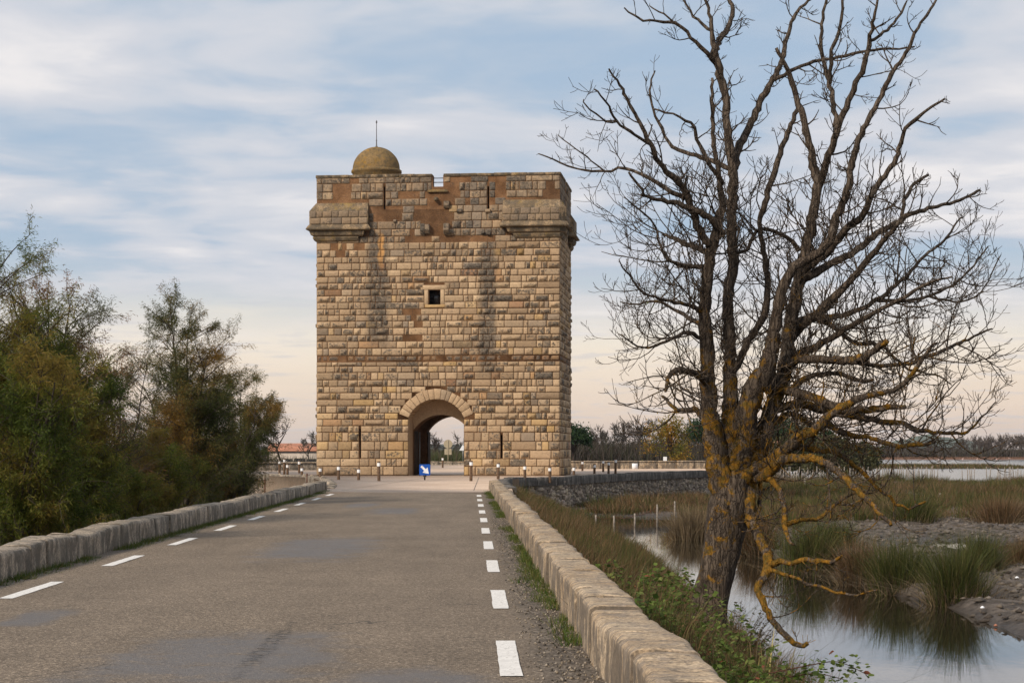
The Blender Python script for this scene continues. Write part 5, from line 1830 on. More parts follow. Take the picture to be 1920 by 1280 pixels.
# rubbish stones in the mud
for k, (px, py, c_, lab) in enumerate(((1842, 1137, 'signwhite', 'white stone lying on the mud at the water edge'), (1867, 1158, 'roof', 'reddish stone at the water edge below the mud'),
                                      (1907, 1087, 'signwhite', 'pale stone on the mud near the right edge'), (1916, 1105, 'roof', 'orange brick fragment on the mud at the right edge'))):
    x, y, z = gp(px, py, -2.0)
    z = float(ground_z(x, y))
    V = ico * np.array([0.09, 0.07, 0.06]) * RNG.uniform(0.8, 1.2, (6, 1))
    o = link('loose_stone', np_mesh('loose_stone', V, it), M[c_])
    o.location = (x, y, max(z, -2.2) + 0.03); o.rotation_euler = (0, 0, k * 1.3)
    bv = o.modifiers.new('b', 'BEVEL'); bv.width = 0.02; bv.segments = 2
    tag(o, lab, 'stone')


# clods and litter on the mud
n = 11000
yy = 34 + 72 * RNG.random(n) ** 1.5; xx = interp(STREAM_R, yy) + 0.2 + RNG.random(n) ** 0.8 * 22
zz = ground_z(xx, yy)
keep = (zz > -2.19) & (xx < 0.27 * yy + 1)
cm = MB()
for a, b, c in zip(xx[keep], yy[keep], zz[keep]):
    r_ = random.uniform(0.03, 0.17)
    cm.add(ico * r_ * RNG.uniform(0.5, 1.5, 3) * np.array([1, 1, 0.6]) + np.array([a, b, c]), None, it, random.choice([(0.10, 0.085, 0.07), (0.065, 0.053, 0.044), (0.15, 0.125, 0.10), (0.19, 0.165, 0.14)]))
tag(cm.build('mud_clods', M['blade']), 'trampled clods of grey mud beyond the ditch', 'mud', kind='stuff')
base = np.stack([xx, yy, zz], 1)[keep][:2600]
field('mud_litter', base, 6, RNG.uniform(0.06, 0.2, len(base)), 0.16, 2.6, STRAW, 0.014, 2, 'flattened straw litter on the mud beyond the ditch', 'litter')


# ------------------------------------------------------------------ brambles
def leafset(pts, size, cols):
    n = len(pts)
    az = RNG.uniform(0, 2 * math.pi, n); tl = RNG.uniform(-0.5, 0.7, n)
    d = np.stack([np.cos(az) * np.cos(tl), np.sin(az) * np.cos(tl), np.sin(tl)], 1)
    up = np.array([0, 0, 1.0]) + RNG.standard_normal((n, 3)) * 0.45
    s = np.cross(d, up); s /= np.linalg.norm(s, axis=1, keepdims=True)
    nn = np.cross(s, d)
    L = size * RNG.uniform(0.6, 1.25, n)[:, None]
    W_ = L * 0.36
    a = pts; m1_ = pts + d * L * 0.5 - nn * L * 0.06; tip = pts + d * L - nn * L * 0.14
    l1 = pts + d * L * 0.28 + s * W_ * 0.9; l2 = pts + d * L * 0.62 + s * W_ * 0.85
    r1 = pts + d * L * 0.28 - s * W_ * 0.9; r2 = pts + d * L * 0.62 - s * W_ * 0.85
    V = np.stack([a, m1_, tip, l1, l2, r1, r2], 1).reshape(-1, 3)
    i = np.arange(n)[:, None] * 7
    Q = np.concatenate([i + np.array([[0, 1, 4, 3]]), i + np.array([[1, 0, 5, 6]])])
    T = np.concatenate([i + np.array([[1, 2, 4]]), i + np.array([[2, 1, 6]])])
    cols = np.asarray(cols)
    C = np.repeat(cols[RNG.integers(0, len(cols), n)] * RNG.uniform(0.7, 1.3, (n, 1)), 7, axis=0)
    return V, Q, T, C


BRAM = [(0.085, 0.13, 0.022), (0.13, 0.18, 0.038), (0.055, 0.09, 0.016), (0.17, 0.20, 0.055), (0.10, 0.135, 0.03)]


def bramble(px, py, Y, w_, d_, h_, ns, nl, lab, size=0.052, extra=()):
    c = np.array(at(px, py, Y))
    gz = float(ground_z(c[0], c[1]))
    root = tag(empty('bramble_bush', (c[0], c[1], gz)), lab, 'bush', 'brambles outside the right parapet')
    st = MB(); pts = []
    hgt = max(h_, 0.3)
    for k in range(ns):
        a = np.array([RNG.uniform(-w_, w_) * 0.5, RNG.uniform(-d_, d_) * 0.5, 0.0])
        e = a + np.array([RNG.uniform(-w_, w_) * 0.7, RNG.uniform(-d_, d_) * 0.6, hgt * RNG.uniform(0.25, 0.95)])
        mid = (a + e) / 2 + np.array([0, 0, hgt * RNG.uniform(0.3, 0.7)])
        P = resample(np.array([a, mid, e]), 0.07)
        st.tube(P, np.linspace(0.006, 0.003, len(P)), 4, (0.10, 0.07, 0.035), False)
        pts.append(P)
    for pl3 in extra:
        P = resample(np.array(pl3) - np.array([c[0], c[1], gz]), 0.05)
        st.tube(P, np.linspace(0.006, 0.003, len(P)), 4, (0.10, 0.045, 0.03), False)
        pts.append(P[2:]); pts.append(P[2:])
    pool_ = np.concatenate(pts)
    pp = pool_[RNG.integers(0, len(pool_), nl)] + RNG.standard_normal((nl, 3)) * 0.045
    cl = BRAM + ([(0.26, 0.09, 0.05)] if RNG.random() < 0.7 else [])
    V, Q, T, C = leafset(pp, size, cl + BRAM * 8)
    tag(st.build('stems', M['blade'], root), kind='stuff')
    tag(link('leaves', np_mesh('leaves', V, [Q, T], C), M['leaf'], root), kind='stuff')


bramble(1228, 1105, 27.5, 0.9, 3.6, 0.85, 40, 1700, 'leafy bramble left of the dead tree trunk', 0.075)
bramble(1290, 1175, 24.5, 0.9, 2.6, 0.72, 30, 1300, 'low bramble in front of the dead tree foot', 0.072,
        [[at(1275, 1180, 22.0), at(1225, 1142, 20.5), at(1185, 1128, 19.5), at(1152, 1136, 19.0)]])
bramble(1355, 1215, 20.5, 0.9, 2.4, 0.6, 30, 1300, 'dense bramble against the outer face of the parapet', 0.068)
bramble(1420, 1265, 17.5, 1.0, 1.8, 0.6, 26, 1200, 'nearest bramble at the bottom edge beside the parapet', 0.062,
        [[at(1440, 1262, 18.0), at(1510, 1248, 18.0), at(1570, 1240, 18.2), at(1622, 1262, 18.3)], [at(1470, 1270, 18.0), at(1530, 1262, 18.2), at(1590, 1275, 18.2)]])
# broom-like shrub right of the trunk
c = np.array(at(1372, 1205, 29.5)); gz = float(ground_z(c[0], c[1]))
root = tag(empty('wispy_shrub', (c[0], c[1], gz)), 'wispy broom-like shrub at the right of the dead tree foot', 'shrub')
st = MB(); pts = []
for k in range(85):
    a = RNG.standard_normal(3) * np.array([0.12, 0.2, 0])
    L = RNG.uniform(0.5, 1.15)
    d = unit(np.array([RNG.uniform(-0.2, 1.0), RNG.uniform(-0.6, 0.5), RNG.uniform(0.75, 1.5)]))
    P = np.array([a, a + d * L * 0.5, a + d * L + np.array([RNG.uniform(0, .12), 0, -0.03])])
    P = resample(P, 0.08)
    st.tube(P, np.linspace(0.0055, 0.0025, len(P)), 3, (0.075, 0.05, 0.03), False)
    pts.append(P[len(P) // 3:])
pool_ = np.concatenate(pts)
pp = pool_[RNG.integers(0, len(pool_), 2200)] + RNG.standard_normal((2200, 3)) * 0.012
V, Q, T, C = leafset(pp, 0.030, [(0.055, 0.055, 0.02), (0.08, 0.075, 0.03), (0.06, 0.04, 0.025)])
tag(st.build('stems', M['blade'], root), kind='stuff')
tag(link('leaves', np_mesh('leaves', V, [Q, T], C), M['leaf'], root), kind='stuff')
# dry reed stalks
c = np.array(at(1410, 1250, 22.0)); gz = float(ground_z(c[0], c[1]))
V, Q, T, C = blades(np.array([[0, 0, 0], [0.18, 0.3, 0], [-0.1, 0.5, 0]]), 9, np.array([1.15, 1.0, 0.9]), 0.08, 0.4, [(0.36, 0.27, 0.15), (0.28, 0.20, 0.10), (0.30, 0.25, 0.09)], 0.03, 4)
o = link('dry_reed', np_mesh('dry_reed', V, [Q, T], C), M['blade']); o.location = (c[0], c[1], gz)
tag(o, 'pale dry reed stalks rising from the brambles right of the parapet', 'reed')


# ------------------------------------------------------------------ feathery tamarisks on the left
def grow(base, h, spread, nst, seed, lean=(0, 0)):
    """several arching stems with side branches; returns branch list [(P,r)], twig points with direction"""
    rg = np.random.default_rng(seed)
    br = []; tips = []
    for s in range(nst):
        az = rg.uniform(0, 2 * math.pi); out = rg.uniform(0.15, 1.0) * spread
        hh = h * rg.uniform(0.62, 1.0) if s else h
        if s == 0: out *= 0.25
        P = [np.zeros(3)]
        n = 7
        for q in range(1, n + 1):
            f = q / n
            P.append(np.array([math.cos(az) * out * f ** 1.15 + lean[0] * f, math.sin(az) * out * f ** 1.15 + lean[1] * f, hh * f * (1 - 0.06 * f)]) + rg.standard_normal(3) * 0.07 * h * 0.12)
        P = np.array(P); r0 = 0.013 * h * rg.uniform(0.6, 1.0)
        br.append((resample(P, 0.3), r0, 0.012))
        for q in range(int(16 + h * 1.6)):
            f = rg.uniform(0.22, 1.0)
            k = min(int(f * n), n - 1)
            b = P[k] + (P[k + 1] - P[k]) * (f * n - k)
            a2 = rg.uniform(0, 2 * math.pi)
            L = h * rg.uniform(0.13, 0.30) * (1.12 - 0.42 * f)
            d = unit(np.array([math.cos(a2), math.sin(a2), rg.uniform(0.35, 1.3)]))
            B = np.array([b, b + d * L * 0.5, b + d * L * 0.85 + np.array([math.cos(a2), math.sin(a2), 0]) * L * 0.15 + np.array([0, 0, L * 0.1 - 0.06 * L])])
            B = resample(B, 0.2)
            br.append((B, r0 * 0.28, 0.005))
            for z in range(5):
                kk = int(rg.uniform(0.3, 1.0) * (len(B) - 1))
                d2 = unit(unit(B[-1] - B[0]) * 0.6 + rg.standard_normal(3) * 0.75 + np.array([0, 0, 0.25]))
                L2 = L * rg.uniform(0.25, 0.55)
                e = B[kk] + d2 * L2
                br.append((np.array([B[kk], (B[kk] + e) / 2 + rg.standard_normal(3) * 0.03, e]), 0.007, 0.003))
                tips.append((B[kk], e))
            tips.append((B[len(B) // 2], B[-1]))
    return br, tips


def feathers(tips, n, L, wd, cols, seed, droop=0.35, spread=0.06, mixn=None):
    rg = np.random.default_rng(seed)
    A = np.array([t[0] for t in tips]); B = np.array([t[1] for t in tips])
    wz = B[:, 2] / B[:, 2].max() + 0.25; wz /= wz.sum()
    k = rg.choice(len(A), n, p=wz); f = rg.uniform(0.1, 1.05, (n, 1))
    p = A[k] * (1 - f) + B[k] * f + rg.standard_normal((n, 3)) * spread
    d = (B[k] - A[k]); d /= np.linalg.norm(d, axis=1, keepdims=True) + 1e-9
    d = d * 0.7 + rg.standard_normal((n, 3)) * 0.55 + np.array([0, 0, -droop])
    d /= np.linalg.norm(d, axis=1, keepdims=True)
    s = np.cross(d, rg.standard_normal((n, 3))); s /= np.linalg.norm(s, axis=1, keepdims=True)
    LL = L * rg.uniform(0.5, 1.35, (n, 1))
    tip = p + d * LL + np.array([0, 0, -1.0]) * LL * 0.12
    V = np.stack([p - s * wd * 0.3, p + d * LL * 0.5 + s * wd * 0.6, tip, p + d * LL * 0.45 - s * wd * 0.6], 1).reshape(-1, 3)
    Q = np.arange(n)[:, None] * 4 + np.array([[0, 1, 2, 3]])
    cols = np.asarray(cols, float)
    # colour drifts over the crown in patches
    pn = np.array([mnoise.noise(Vector(x) * 0.75 + Vector((seed * 3.1, 0, 0))) for x in p]) * 0.9 + 0.5 + rg.standard_normal(n) * 0.16
    ci = np.clip(pn * len(cols), 0, len(cols) - 1).astype(int)
    C = np.repeat(cols[ci] * rg.uniform(0.65, 1.3, (n, 1)), 4, axis=0)
    return V, Q, C


TAM = [(0.058, 0.085, 0.016), (0.085, 0.112, 0.018), (0.125, 0.14, 0.024), (0.165, 0.155, 0.03), (0.20, 0.145, 0.032)]
TAM_R = [(0.075, 0.085, 0.024), (0.10, 0.095, 0.028), (0.14, 0.095, 0.038), (0.20, 0.105, 0.045), (0.24, 0.12, 0.05)]
TAM_D = [(0.055, 0.07, 0.022), (0.075, 0.09, 0.027), (0.105, 0.105, 0.033), (0.14, 0.115, 0.036), (0.22, 0.13, 0.032)]


def tamarisk(px, topy, Y, spread, nst, nf, cols, seed, lab, gz=-1.3, L=0.105, wd=0.0125, lean=(0, 0), bare=0.0):
    x, y, zt_ = at(px, topy, Y)
    root = tag(empty('tamarisk_tree', (x, y, gz)), lab, 'tree', 'tamarisks along the left parapet')
    h = zt_ - gz
    br, tips = grow(None, h * 0.97, spread, nst, seed, lean)
    tk = MB(); tb = MB()
    for P, r0, r1 in br:
        if len(P) > 3 and r0 > 0.05:
            tk.tube(P, np.linspace(r0, r1, len(P)), 6, (0.06, 0.05, 0.04), False)
        else:
            tb.tube(P, np.linspace(r0, r1, len(P)), 3, (0.07, 0.055, 0.045), False)
    if tk.n: link('trunk', tk.mesh('trunk', True), M['blade'], root)
    tag(link('branches', tb.mesh('branches'), M['blade'], root), kind='stuff')
    V, Q, C = feathers(tips, int(nf * 1.9), L, wd, cols, seed)
    tag(link('crown', np_mesh('crown', V, Q, C), M['leaf'], root), kind='stuff')


tamarisk(-25, 455, 44.0, 2.1, 10, 46000, TAM, 11, 'tallest green tamarisk cut by the left edge')
tamarisk(80, 505, 47.0, 1.7, 9, 34000, TAM_R, 12, 'tamarisk with pinkish brown crest near the left edge')
tamarisk(130, 640, 45.0, 1.5, 8, 24000, TAM, 13, 'dense green tamarisk right of the pink-crested one')
tamarisk(20, 640, 38.0, 1.6, 9, 30000, TAM, 14, 'dense dark green tamarisk in front at the left edge')
tamarisk(215, 640, 56.0, 1.6, 8, 11000, TAM_R, 15, 'thin sparse rusty tamarisk between the two tall ones')
tamarisk(338, 556, 62.0, 1.5, 11, 56000, TAM_D, 16, 'tall dark tamarisk with orange tufts left of the tower')
tamarisk(425, 700, 68.0, 1.9, 9, 34000, TAM_D, 17, 'dark drooping tamarisk nearest the tower')
tamarisk(300, 790, 58.0, 1.6, 8, 15000, TAM, 18, 'low bushy tamarisk at the foot of the tall dark one')
tamarisk(160, 800, 46.0, 1.6, 9, 22000, TAM, 19, 'low green tamarisk behind the middle of the left parapet')
tamarisk(440, 880, 74.0, 1.2, 8, 9000, [(0.07, 0.10, 0.022), (0.09, 0.115, 0.025), (0.13, 0.12, 0.03)], 20, 'small fresh green shrub behind the far end of the left parapet')
tamarisk(235, 875, 50.0, 1.5, 8, 14000, TAM, 21, 'low scrubby tamarisk hugging the left parapet')
tamarisk(60, 850, 38.0, 1.5, 9, 20000, TAM, 22, 'low leafy tamarisk in the left corner behind the parapet')
tamarisk(370, 850, 66.0, 1.6, 8, 14000, TAM_D, 23, 'low dark tamarisk under the drooping one')
# undergrowth behind the left parapet
n = 900
yy = RNG.uniform(22, 84, n); xx = x_lw(yy) - 0.6 - RNG.random(n) ** 1.4 * 6
base = np.stack([xx, yy, ground_z(xx, yy) - 0.05], 1)
field('undergrowth', base, 50, RNG.uniform(0.35, 1.0, n), 0.25, 0.7, [(0.05, 0.075, 0.018), (0.07, 0.09, 0.02), (0.13, 0.10, 0.05), (0.16, 0.13, 0.07)], 0.018, 2, 'weeds and grass under the tamarisks behind the left parapet', 'undergrowth')


# ------------------------------------------------------------------ bare and distant trees
def bare_tree_mesh(h, seed, wide=0.5, lvl=4, col_=(0.075, 0.058, 0.048), minr=0.02, droop=0.0):
    rg = np.random.default_rng(seed)
    mb = MB()

    def rec(p, d, L, r, l):
        n = 3
        P = [p]; dd = d
        for q in range(n):
            dd = unit(dd + rg.standard_normal(3) * 0.16 + np.array([0, 0, 0.06 - droop]))
            P.append(P[-1] + dd * L / n)
        mb.tube(np.array(P), np.linspace(r, max(r * 0.6, minr * 0.5), n + 1), 5 if l >= 3 else 3, col_, False)
        if l == 0: return
        for q in range(int(rg.integers(3, 5)) + (1 if l < 3 else 0)):
            f = rg.uniform(0.35, 1.0); k = min(int(f * n), n - 1)
            b = P[k] + (P[k + 1] - P[k]) * (f * n - k)
            sd_ = unit(np.cross(dd, rg.standard_normal(3)))
            rec(b, unit(dd * rg.uniform(0.6, 1.1) + sd_ * rg.uniform(0.4, 1.0) * wide * 2), L * rg.uniform(0.5, 0.75), max(r * 0.55, minr), l - 1)
    rec(np.zeros(3), np.array([0, 0, 1.0]), h * 0.42, h * 0.018, lvl)
    V = np.concatenate(mb.v)
    sc_ = h / V[:, 2].max()
    mb.v = [v * np.array([sc_, sc_, sc_]) for v in mb.v]
    return mb


BT = [bare_tree_mesh(10, 100 + k, 0.42 + 0.08 * k, 4, (0.075 - 0.01 * (k % 2), 0.058, 0.048), 0.05).mesh('bare_crown') for k in range(4)]
ORD = ['first', 'second', 'third', 'fourth', 'fifth', 'sixth', 'seventh', 'eighth', 'ninth', 'tenth', 'eleventh', 'twelfth', 'thirteenth', 'fourteenth']


def bare(px, topy, Y, lab, k, grp, gz=-1.6, sx=1.0):
    x, y, zt_ = at(px, topy, Y)
    o = link('bare_tree', BT[k % 4], M['blade'])
    s = (zt_ - gz) / 10.0
    o.location = (x, y, gz); o.scale = (s * sx, s * sx, s); o.rotation_euler = (0, 0, k * 1.7)
    tag(o, lab, 'tree', grp)
    return o


row = [(1096, 806), (1112, 798), (1128, 798), (1146, 795), (1163, 790), (1182, 782), (1199, 787), (1214, 782), (1232, 790), (1268, 800), (1290, 795), (1312, 805)]
for k, (px, ty) in enumerate(row):
    ty -= 4
    bare(px, ty, 330 + 14 * (k % 3), '%s bare tree from the tower in the grey row behind the right parapet' % ORD[k], k, 'bare trees behind the right parapet', sx=0.85)
for k, (px, ty, Yq, lab) in enumerate(((856, 806, 300, 'bare rounded tree behind the road signs seen through the gate'), (815, 808, 290, 'thin tree left of the road signs seen through the gate'),
                                      (580, 806, 320, 'bare tree above the red-roofed house beside the tower'))):
    bare(px, ty, Yq, lab, k + 1, 'single bare trees far off')
# scrub under the rows: a dark mass nobody could count
def scrub(name, x0, x1, y0, y1, n, hlo, hhi, cols, lab, gz=-1.7, size=0.35, cat='scrub'):
    xx = RNG.uniform(x0, x1, n); yy = RNG.uniform(y0, y1, n)
    base = np.stack([xx, yy, np.full(n, gz)], 1)
    field(name, base, 34, RNG.uniform(hlo, hhi, n), size * 2.2, 0.45, cols, size * 0.5, 2, lab, cat)


scrub('far_scrub', 8, 34, 322, 372, 1000, 2.2, 6.0, [(0.055, 0.045, 0.038), (0.07, 0.055, 0.045), (0.05, 0.05, 0.03)], 'dark brown scrub under the bare trees right of the tower', size=0.42)
scrub('far_scrub', -12, -5, 262, 300, 260, 1.6, 4.0, [(0.05, 0.065, 0.022), (0.07, 0.075, 0.03), (0.08, 0.06, 0.04)], 'green and brown bushes seen through the gate passage', size=0.35)
scrub('far_scrub', -60, -28, 330, 420, 420, 1.4, 3.0, [(0.055, 0.05, 0.04), (0.07, 0.06, 0.05)], 'dark scrub round the red-roofed house left of the tower', size=0.4)


def leafy(px, topy, Y, w_, nf, cols, seed, lab, name='leafy_tree', gz=-1.6, dome=False, L=0.6):
    x, y, zt_ = at(px, topy, Y)
    h = zt_ - gz
    root = tag(empty(name, (x, y, gz)), lab, 'tree')
    rg = np.random.default_rng(seed)
    tk = MB()
    tk.tube(np.array([(0, 0, 0), (0.1, 0, h * 0.35), (0.05, 0.1, h * 0.7)]), [h * 0.03, h * 0.024, h * 0.012], 6, (0.07, 0.05, 0.04), False)
    cl = []
    for k in range(34):
        a = rg.uniform(0, 2 * math.pi); r_ = w_ * math.sqrt(rg.random()) * (0.95 if dome else 0.85)
        if dome:
            zc = h * (0.62 + 0.38 * math.sqrt(max(0, 1 - (r_ / w_) ** 2)) * rg.uniform(0.55, 0.95))
        else:
            zc = h * rg.uniform(0.3, 0.93)
            r_ *= math.sin(math.pi * min(1, (zc / h) * 0.9 + 0.08)) ** 0.6
        c = np.array([r_ * math.cos(a), r_ * math.sin(a), zc])
        cl.append(c)
        tk.tube(np.array([(0.05, 0, h * 0.4), (c * 0.5 + np.array([0, 0, h * 0.28])), c]), [h * 0.008, h * 0.006, h * 0.003], 3, (0.07, 0.05, 0.04), False)
    tips = [(c, c + rg.standard_normal(3) * w_ * 0.16) for c in cl for _ in range(5)]
    V, Q, C = feathers(tips, nf, L, L * 0.42, cols, seed, 0.1, w_ * (0.13 if dome else 0.12))
    tk.build('trunk', M['blade'], root)
    tag(link('crown', np_mesh('crown', V, Q, C), M['leaf'], root), kind='stuff')


PINE = [(0.020, 0.045, 0.016), (0.028, 0.058, 0.020), (0.036, 0.07, 0.024)]
leafy(1074, 802, 300, 2.6, 5000, PINE, 31, 'dark umbrella pine peeping out behind the tower right edge', 'umbrella_pine', dome=True, L=0.42)
leafy(1335, 790, 330, 4.2, 6000, PINE, 32, 'dark umbrella pine half hidden by the dead tree left stem', 'umbrella_pine', dome=True, L=0.42)
leafy(1476, 793, 340, 5.2, 7000, PINE, 33, 'broad umbrella pine behind the right stem of the dead tree', 'umbrella_pine', dome=True, L=0.42)
leafy(1552, 806, 345, 2.0, 3500, PINE, 34, 'dark conifer beyond the pale tamarisks of the lake shore', 'conifer', L=0.45)
leafy(1255, 779, 215, 3.0, 4200, [(0.13, 0.13, 0.025), (0.20, 0.16, 0.03), (0.30, 0.20, 0.03), (0.30, 0.15, 0.03)], 35, 'tree with yellowing leaves left of the dead tree', 'yellow_tree', L=0.24)
for k, (px, ty, Yq, w_, lab) in enumerate(((1500, 818, 250, 3.6, 'grey-green shore tamarisk behind the low lichened branch'), (1560, 826, 245, 3.6, 'grey-green shore tamarisk in the middle of the lake edge'),
                                          (1440, 835, 255, 3.2, 'grey-green shore tamarisk beside the right stem of the dead tree'), (1608, 836, 248, 2.6, 'rightmost grey-green shore tamarisk at the lake edge'))):
    leafy(px, ty, Yq, w_, 8000, [(0.075, 0.08, 0.035), (0.10, 0.10, 0.045), (0.13, 0.115, 0.055), (0.09, 0.10, 0.05)], 40 + k, lab, 'shore_tamarisk', -2.0, L=0.42)
# bare tree before the red-roofed house
x, y, zt_ = at(528, 772, 176)
root = tag(empty('gnarled_tree', (x, y, -1.2)), 'gnarled bare fruit tree with dark crooked branches left of the tower', 'tree')
bm_ = bare_tree_mesh(zt_ + 1.2, 77, 0.62, 4, (0.045, 0.034, 0.028), 0.022)
bm_.build('branches', M['blade'], root)

# far shore wood: reads as one grey-brown mass, built of many crowns
fw = MB()
small = [bare_tree_mesh(10, 200 + k, 0.4, 3, (0.085, 0.068, 0.06), 0.07) for k in range(3)]
sv = [(np.concatenate(s.v), np.concatenate(s.q)) for s in small]
for k in range(170):
    px = RNG.uniform(1600, 1990); Yq = RNG.uniform(830, 1000)
    env = 812 if px > 1800 else 832 if px < 1700 else 826
    topy = env + RNG.uniform(-4, 16)
    x, y, zt_ = at(px, topy, Yq)
    s = (zt_ + 1.6) / 10.0
    V, Q = sv[k % 3]
    a = RNG.uniform(0, 6.28)
    Rm = np.array([[math.cos(a), -math.sin(a), 0], [math.sin(a), math.cos(a), 0], [0, 0, 1]])
    fw.add((V * s * np.array([0.85, 0.85, 1])) @ Rm.T + np.array([x, y, -1.6]), Q, None, np.array([0.085, 0.068, 0.058]) * RNG.uniform(0.75, 1.25))
tag(fw.build('far_wood', M['blade']), 'grey-brown bare wood along the far shore of the lake', 'wood', kind='stuff')
scrub('far_scrub', 135, 275, 830, 1000, 900, 2.0, 5.0, [(0.06, 0.05, 0.042), (0.075, 0.058, 0.048), (0.06, 0.055, 0.035)], 'brown scrub under the bare wood on the far lake shore', size=1.1)
scrub('far_shore_reeds', 110, 260, 784, 815, 800, 0.5, 1.1, [(0.20, 0.115, 0.075), (0.16, 0.09, 0.06)], 'reddish reed belt along the far lake shore', gz=-2.0, size=0.8, cat='reeds')
# general far tree belt round the plain
fb = MB()
for k in range(330):
    px = RNG.uniform(-120, 1650); Yq = RNG.uniform(900, 1300)
    topy = RNG.uniform(829, 838)
    x, y, zt_ = at(px, topy, Yq)
    s = (zt_ + 1.5) / 10.0
    V, Q = sv[k % 3]
    fb.add(V * s * np.array([1.5, 1.5, 1]) + np.array([x, y, -1.5]), Q, None, np.array([0.07, 0.06, 0.05]) * RNG.uniform(0.7, 1.25))
tag(fb.build('tree_belt', M['blade']), 'thin grey tree belt along the horizon behind the tower', 'trees', kind='stuff')
scrub('horizon_scrub', -330, 230, 900, 1250, 1300, 2.0, 4.6, [(0.06, 0.052, 0.042), (0.055, 0.058, 0.035)], 'low brown scrub along the horizon behind the tower', size=1.6)

# hills
def hill(px0, px1, topy, Y, label):
    n = 40; V, Qh = [], []
    for q in range(n + 1):
        f = q / n
        px = px0 + (px1 - px0) * f
        e = math.sin(math.pi * f) ** 0.7
        z = (CZ + (HZ - topy) * Y / F) * e * (1 + 0.07 * math.sin(f * 17) + 0.04 * math.sin(f * 41)) - 3
        x = (px - 960) * Y / F
        V += [(x, Y - 500, -3), (x, Y, z), (x * 1.1, Y + 900, -3)]
    for q in range(n):
        for r_ in range(2):
            Qh.append((q * 3 + r_, q * 3 + 3 + r_, q * 3 + 4 + r_, q * 3 + 1 + r_))
    o = link('hill', np_mesh('hill', V, np.array(Qh), smooth=True), M['hill'])
    return tag(o, kind='structure')


hill(1640, 1850, 814, 5600, '')
hill(380, 1130, 829, 6000, '')

# ------------------------------------------------------------------ stake fence before the lake
fence = tag(empty('stake_fence', (*gp(1700, 905, -2.0)[:2], -2.2)), 'long fence of bleached upright stakes between the marsh and the lake', 'fence')
FINV = np.array(fence.location)
sm_ = []
for k in range(5):
    mb = MB(); mb.tube([(0, 0, 0), (0.02, 0.01, 0.9), (0.03 * (k - 2), 0.0, 1.6)], [0.055, 0.05, 0.04], 6, None, True, 0.08)
    sm_.append(mb.mesh('stake', True))
px = 1462.0
while px < 1925:
    gap_ = (1585 < px < 1592) or (1760 < px < 1812 and random.random() < 0.8) or (1830 < px < 1868 and random.random() < 0.75)
    if not gap_:
        Yq = 226 + 6 * math.sin(px * 0.012)
        x = (px - 960) * Yq / F
        o = link('stake', random.choice(sm_), M['greywood'], fence)
        o.location = Vector((x, Yq, -2.1)) - Vector(FINV)
        top = random.uniform(0.9, 1.25) * (1.3 if random.random() < 0.08 else 1)
        o.scale = (random.uniform(0.8, 1.5), 1, top)
        o.rotation_euler = (random.uniform(-.06, .06), random.uniform(-.09, .09), random.uniform(0, 6))
    px += random.uniform(3.0, 5.6)
for px, y0_, y1_, Yq, lab in ((1509, 897, 935, 190, 'broad grey timber post in the marsh, behind the low branch'), (1650, 912, 935, 170, 'thin pale post in the middle of the marsh'),
                             (1762, 924, 948, 150, 'left of the two wire fence posts in the marsh'), (1789, 929, 947, 150, 'right of the two wire fence posts in the marsh')):
    x, y, z = at(px, y0_, Yq)
    hgt = z + 2.1
    o = MB().tube([(0, 0, 0), (0, 0, hgt * 0.6), (0.02, 0, hgt)], [0.10, 0.09, 0.085], 8, None, True, 0.05).build('marsh_post', M['greywood'])
    o.location = (x, y, -2.1); tag(o, lab, 'post', 'posts in the marsh')
# wire fence in the ditch end
wf = tag(empty('wire_fence', (*gp(1232, 986, -2.2)[:2], -2.2)), 'old wire fence on thin posts across the end of the ditch', 'fence')
WINV = np.array(wf.location); tops = []
for px, yt, yb in ((1117, 965, 986), (1151, 966, 987), (1190, 962, 987), (1232, 945, 986), (1265, 939, 976)):
    x, y, z = gp(px, yb, -2.2)
    h = (yb - yt) * y / F
    P = np.array([(x, y, -2.5), (x + 0.01, y, -2.2 + h * 0.5), (x, y, -2.2 + h)])
    MB().tube(P - WINV, [0.055, 0.05, 0.045], 7).build('post', M['greywood'], wf, True)
    tops.append((x, y, -2.2 + h * 0.85))
P = []
for q in range(len(tops) - 1):
    a, b = np.array(tops[q]), np.array(tops[q + 1])
    for f in np.linspace(0, 1, 6, endpoint=False): P.append(a * (1 - f) + b * f + np.array([0, 0, -0.1 * math.sin(math.pi * f)]))
P.append(np.array(tops[-1]))
MB().tube(np.array(P) - WINV, 0.012, 4).build('wire', M['rust'], wf)

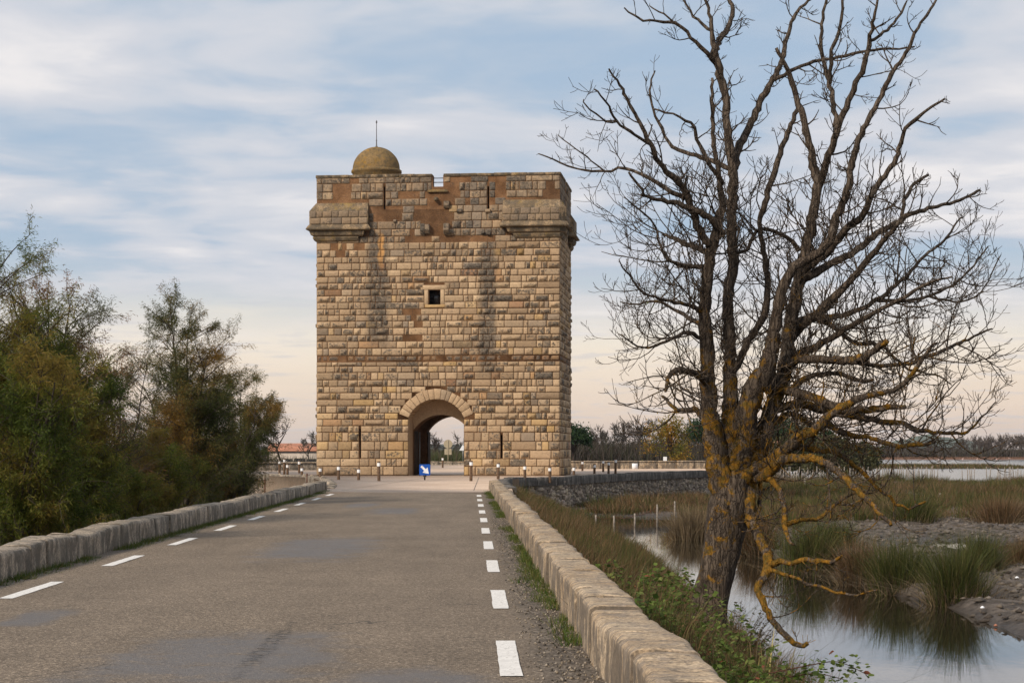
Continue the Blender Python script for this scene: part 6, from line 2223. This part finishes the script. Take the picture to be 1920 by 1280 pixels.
# ------------------------------------------------------------------ houses
def house(px0, px1, ridge_y, eave_y, Y, label, wins, gz=-1.6, depth=8.0, name='farmhouse'):
    x0, x1 = (px0 - 960) * Y / F, (px1 - 960) * Y / F
    zr_, ze = CZ + (HZ - ridge_y) * Y / F, CZ + (HZ - eave_y) * Y / F
    root = tag(empty(name, ((x0 + x1) / 2, Y, gz)), label, 'house')
    W2 = (x1 - x0) / 2
    MB().box(-W2, W2, 0, depth, 0, ze - gz).build('wall', M['plaster'], root)
    ov = 0.4; zr2, ze2 = zr_ - gz, ze - gz - 0.08
    V = [(-W2 - ov, -ov, ze2), (W2 + ov, -ov, ze2), (W2 + ov, depth / 2, zr2), (-W2 - ov, depth / 2, zr2), (-W2 - ov, depth + ov, ze2), (W2 + ov, depth + ov, ze2)]
    V2 = [(a, b, c + 0.14) for a, b, c in V]
    n = 6
    Qr = [(6, 7, 8, 9), (9, 8, 11, 10), (0, 3, 2, 1), (3, 4, 5, 2), (0, 1, 7, 6), (5, 4, 10, 11), (1, 2, 8, 7), (2, 5, 11, 8), (3, 0, 6, 9), (4, 3, 9, 10)]
    link('roof', np_mesh('roof', V + V2, np.array(Qr)), M['roof'], root)
    for f, wd, z0, z1 in wins:
        xc = -W2 + f * 2 * W2
        wn = MB().box(xc - wd / 2 - 0.1, xc + wd / 2 + 0.1, -0.06, 0.02, z0 - 0.1, z1 + 0.1).build('window', M['signback'], root)
        MB().box(xc - wd / 2, xc + wd / 2, -0.09, -0.061, z0, z1).build('pane', M['glass'], wn)
    return root


house(505, 640, 832, 845, 350, 'red-roofed farmhouse beside the left edge of the tower', [(0.25, 1.4, 1.2, 2.3), (0.42, 1.8, 0.3, 2.4), (0.58, 1.6, 0.6, 2.3), (0.75, 1.2, 1.2, 2.3)], gz=-2.2)
house(1196, 1236, 832, 842, 385, 'pale farmhouse glimpsed among the bare trees right of the tower', [(0.3, 1.0, 1.2, 2.2), (0.7, 1.0, 1.2, 2.2)], gz=-2.2)
house(1452, 1476, 828, 838, 320, 'small pale house behind the right stem of the dead tree', [(0.5, 0.8, 1.2, 2.2)], gz=-2.2, depth=5)

# flamingos far out on the lake
for k, (px, py) in enumerate(((1805, 864.5), (1832, 865), (1868, 864.6), (1893, 863.8), (1760, 866))):
    x, y, z = gp(px, py, -2.2)
    root = tag(empty('flamingo', (x, y, -2.2), k), '%s pale wading bird from the left on the far water of the lake' % ORD[k], 'bird', 'wading birds on the lake')
    mb = MB()
    mb.tube([(-0.34, 0, 0.78), (-0.15, 0, 0.86), (0.08, 0, 0.84), (0.25, 0, 0.78)], [0.02, 0.15, 0.16, 0.05], 7)
    mb.tube([(0.2, 0, 0.82), (0.34, 0, 0.95), (0.30, 0, 1.12), (0.38, 0, 1.28), (0.5, 0, 1.22)], [0.05, 0.04, 0.035, 0.045, 0.02], 5)
    mb.tube([(0.0, 0.04, 0.78), (0.0, 0.05, -0.2)], 0.015, 4); mb.tube([(0.02, -0.04, 0.78), (0.03, -0.05, -0.2)], 0.015, 4)
    mb.build('body', M['bird'], root, True)

# ------------------------------------------------------------------ air
hz_m, t, out = mat('thin_haze')
pv_ = t.n('ShaderNodeVolumePrincipled', ins={'Color': (0.80, 0.86, 0.95, 1), 'Density': 0.00004, 'Anisotropy': 0.2})
t.link(pv_.outputs[0], out.inputs['Volume'])
hb = MB().box(-9200, 9200, -60, 14500, -5, 110).mesh('haze')
tag(link('haze', hb, hz_m), 'thin pale air over the whole plain', 'haze', kind='stuff')
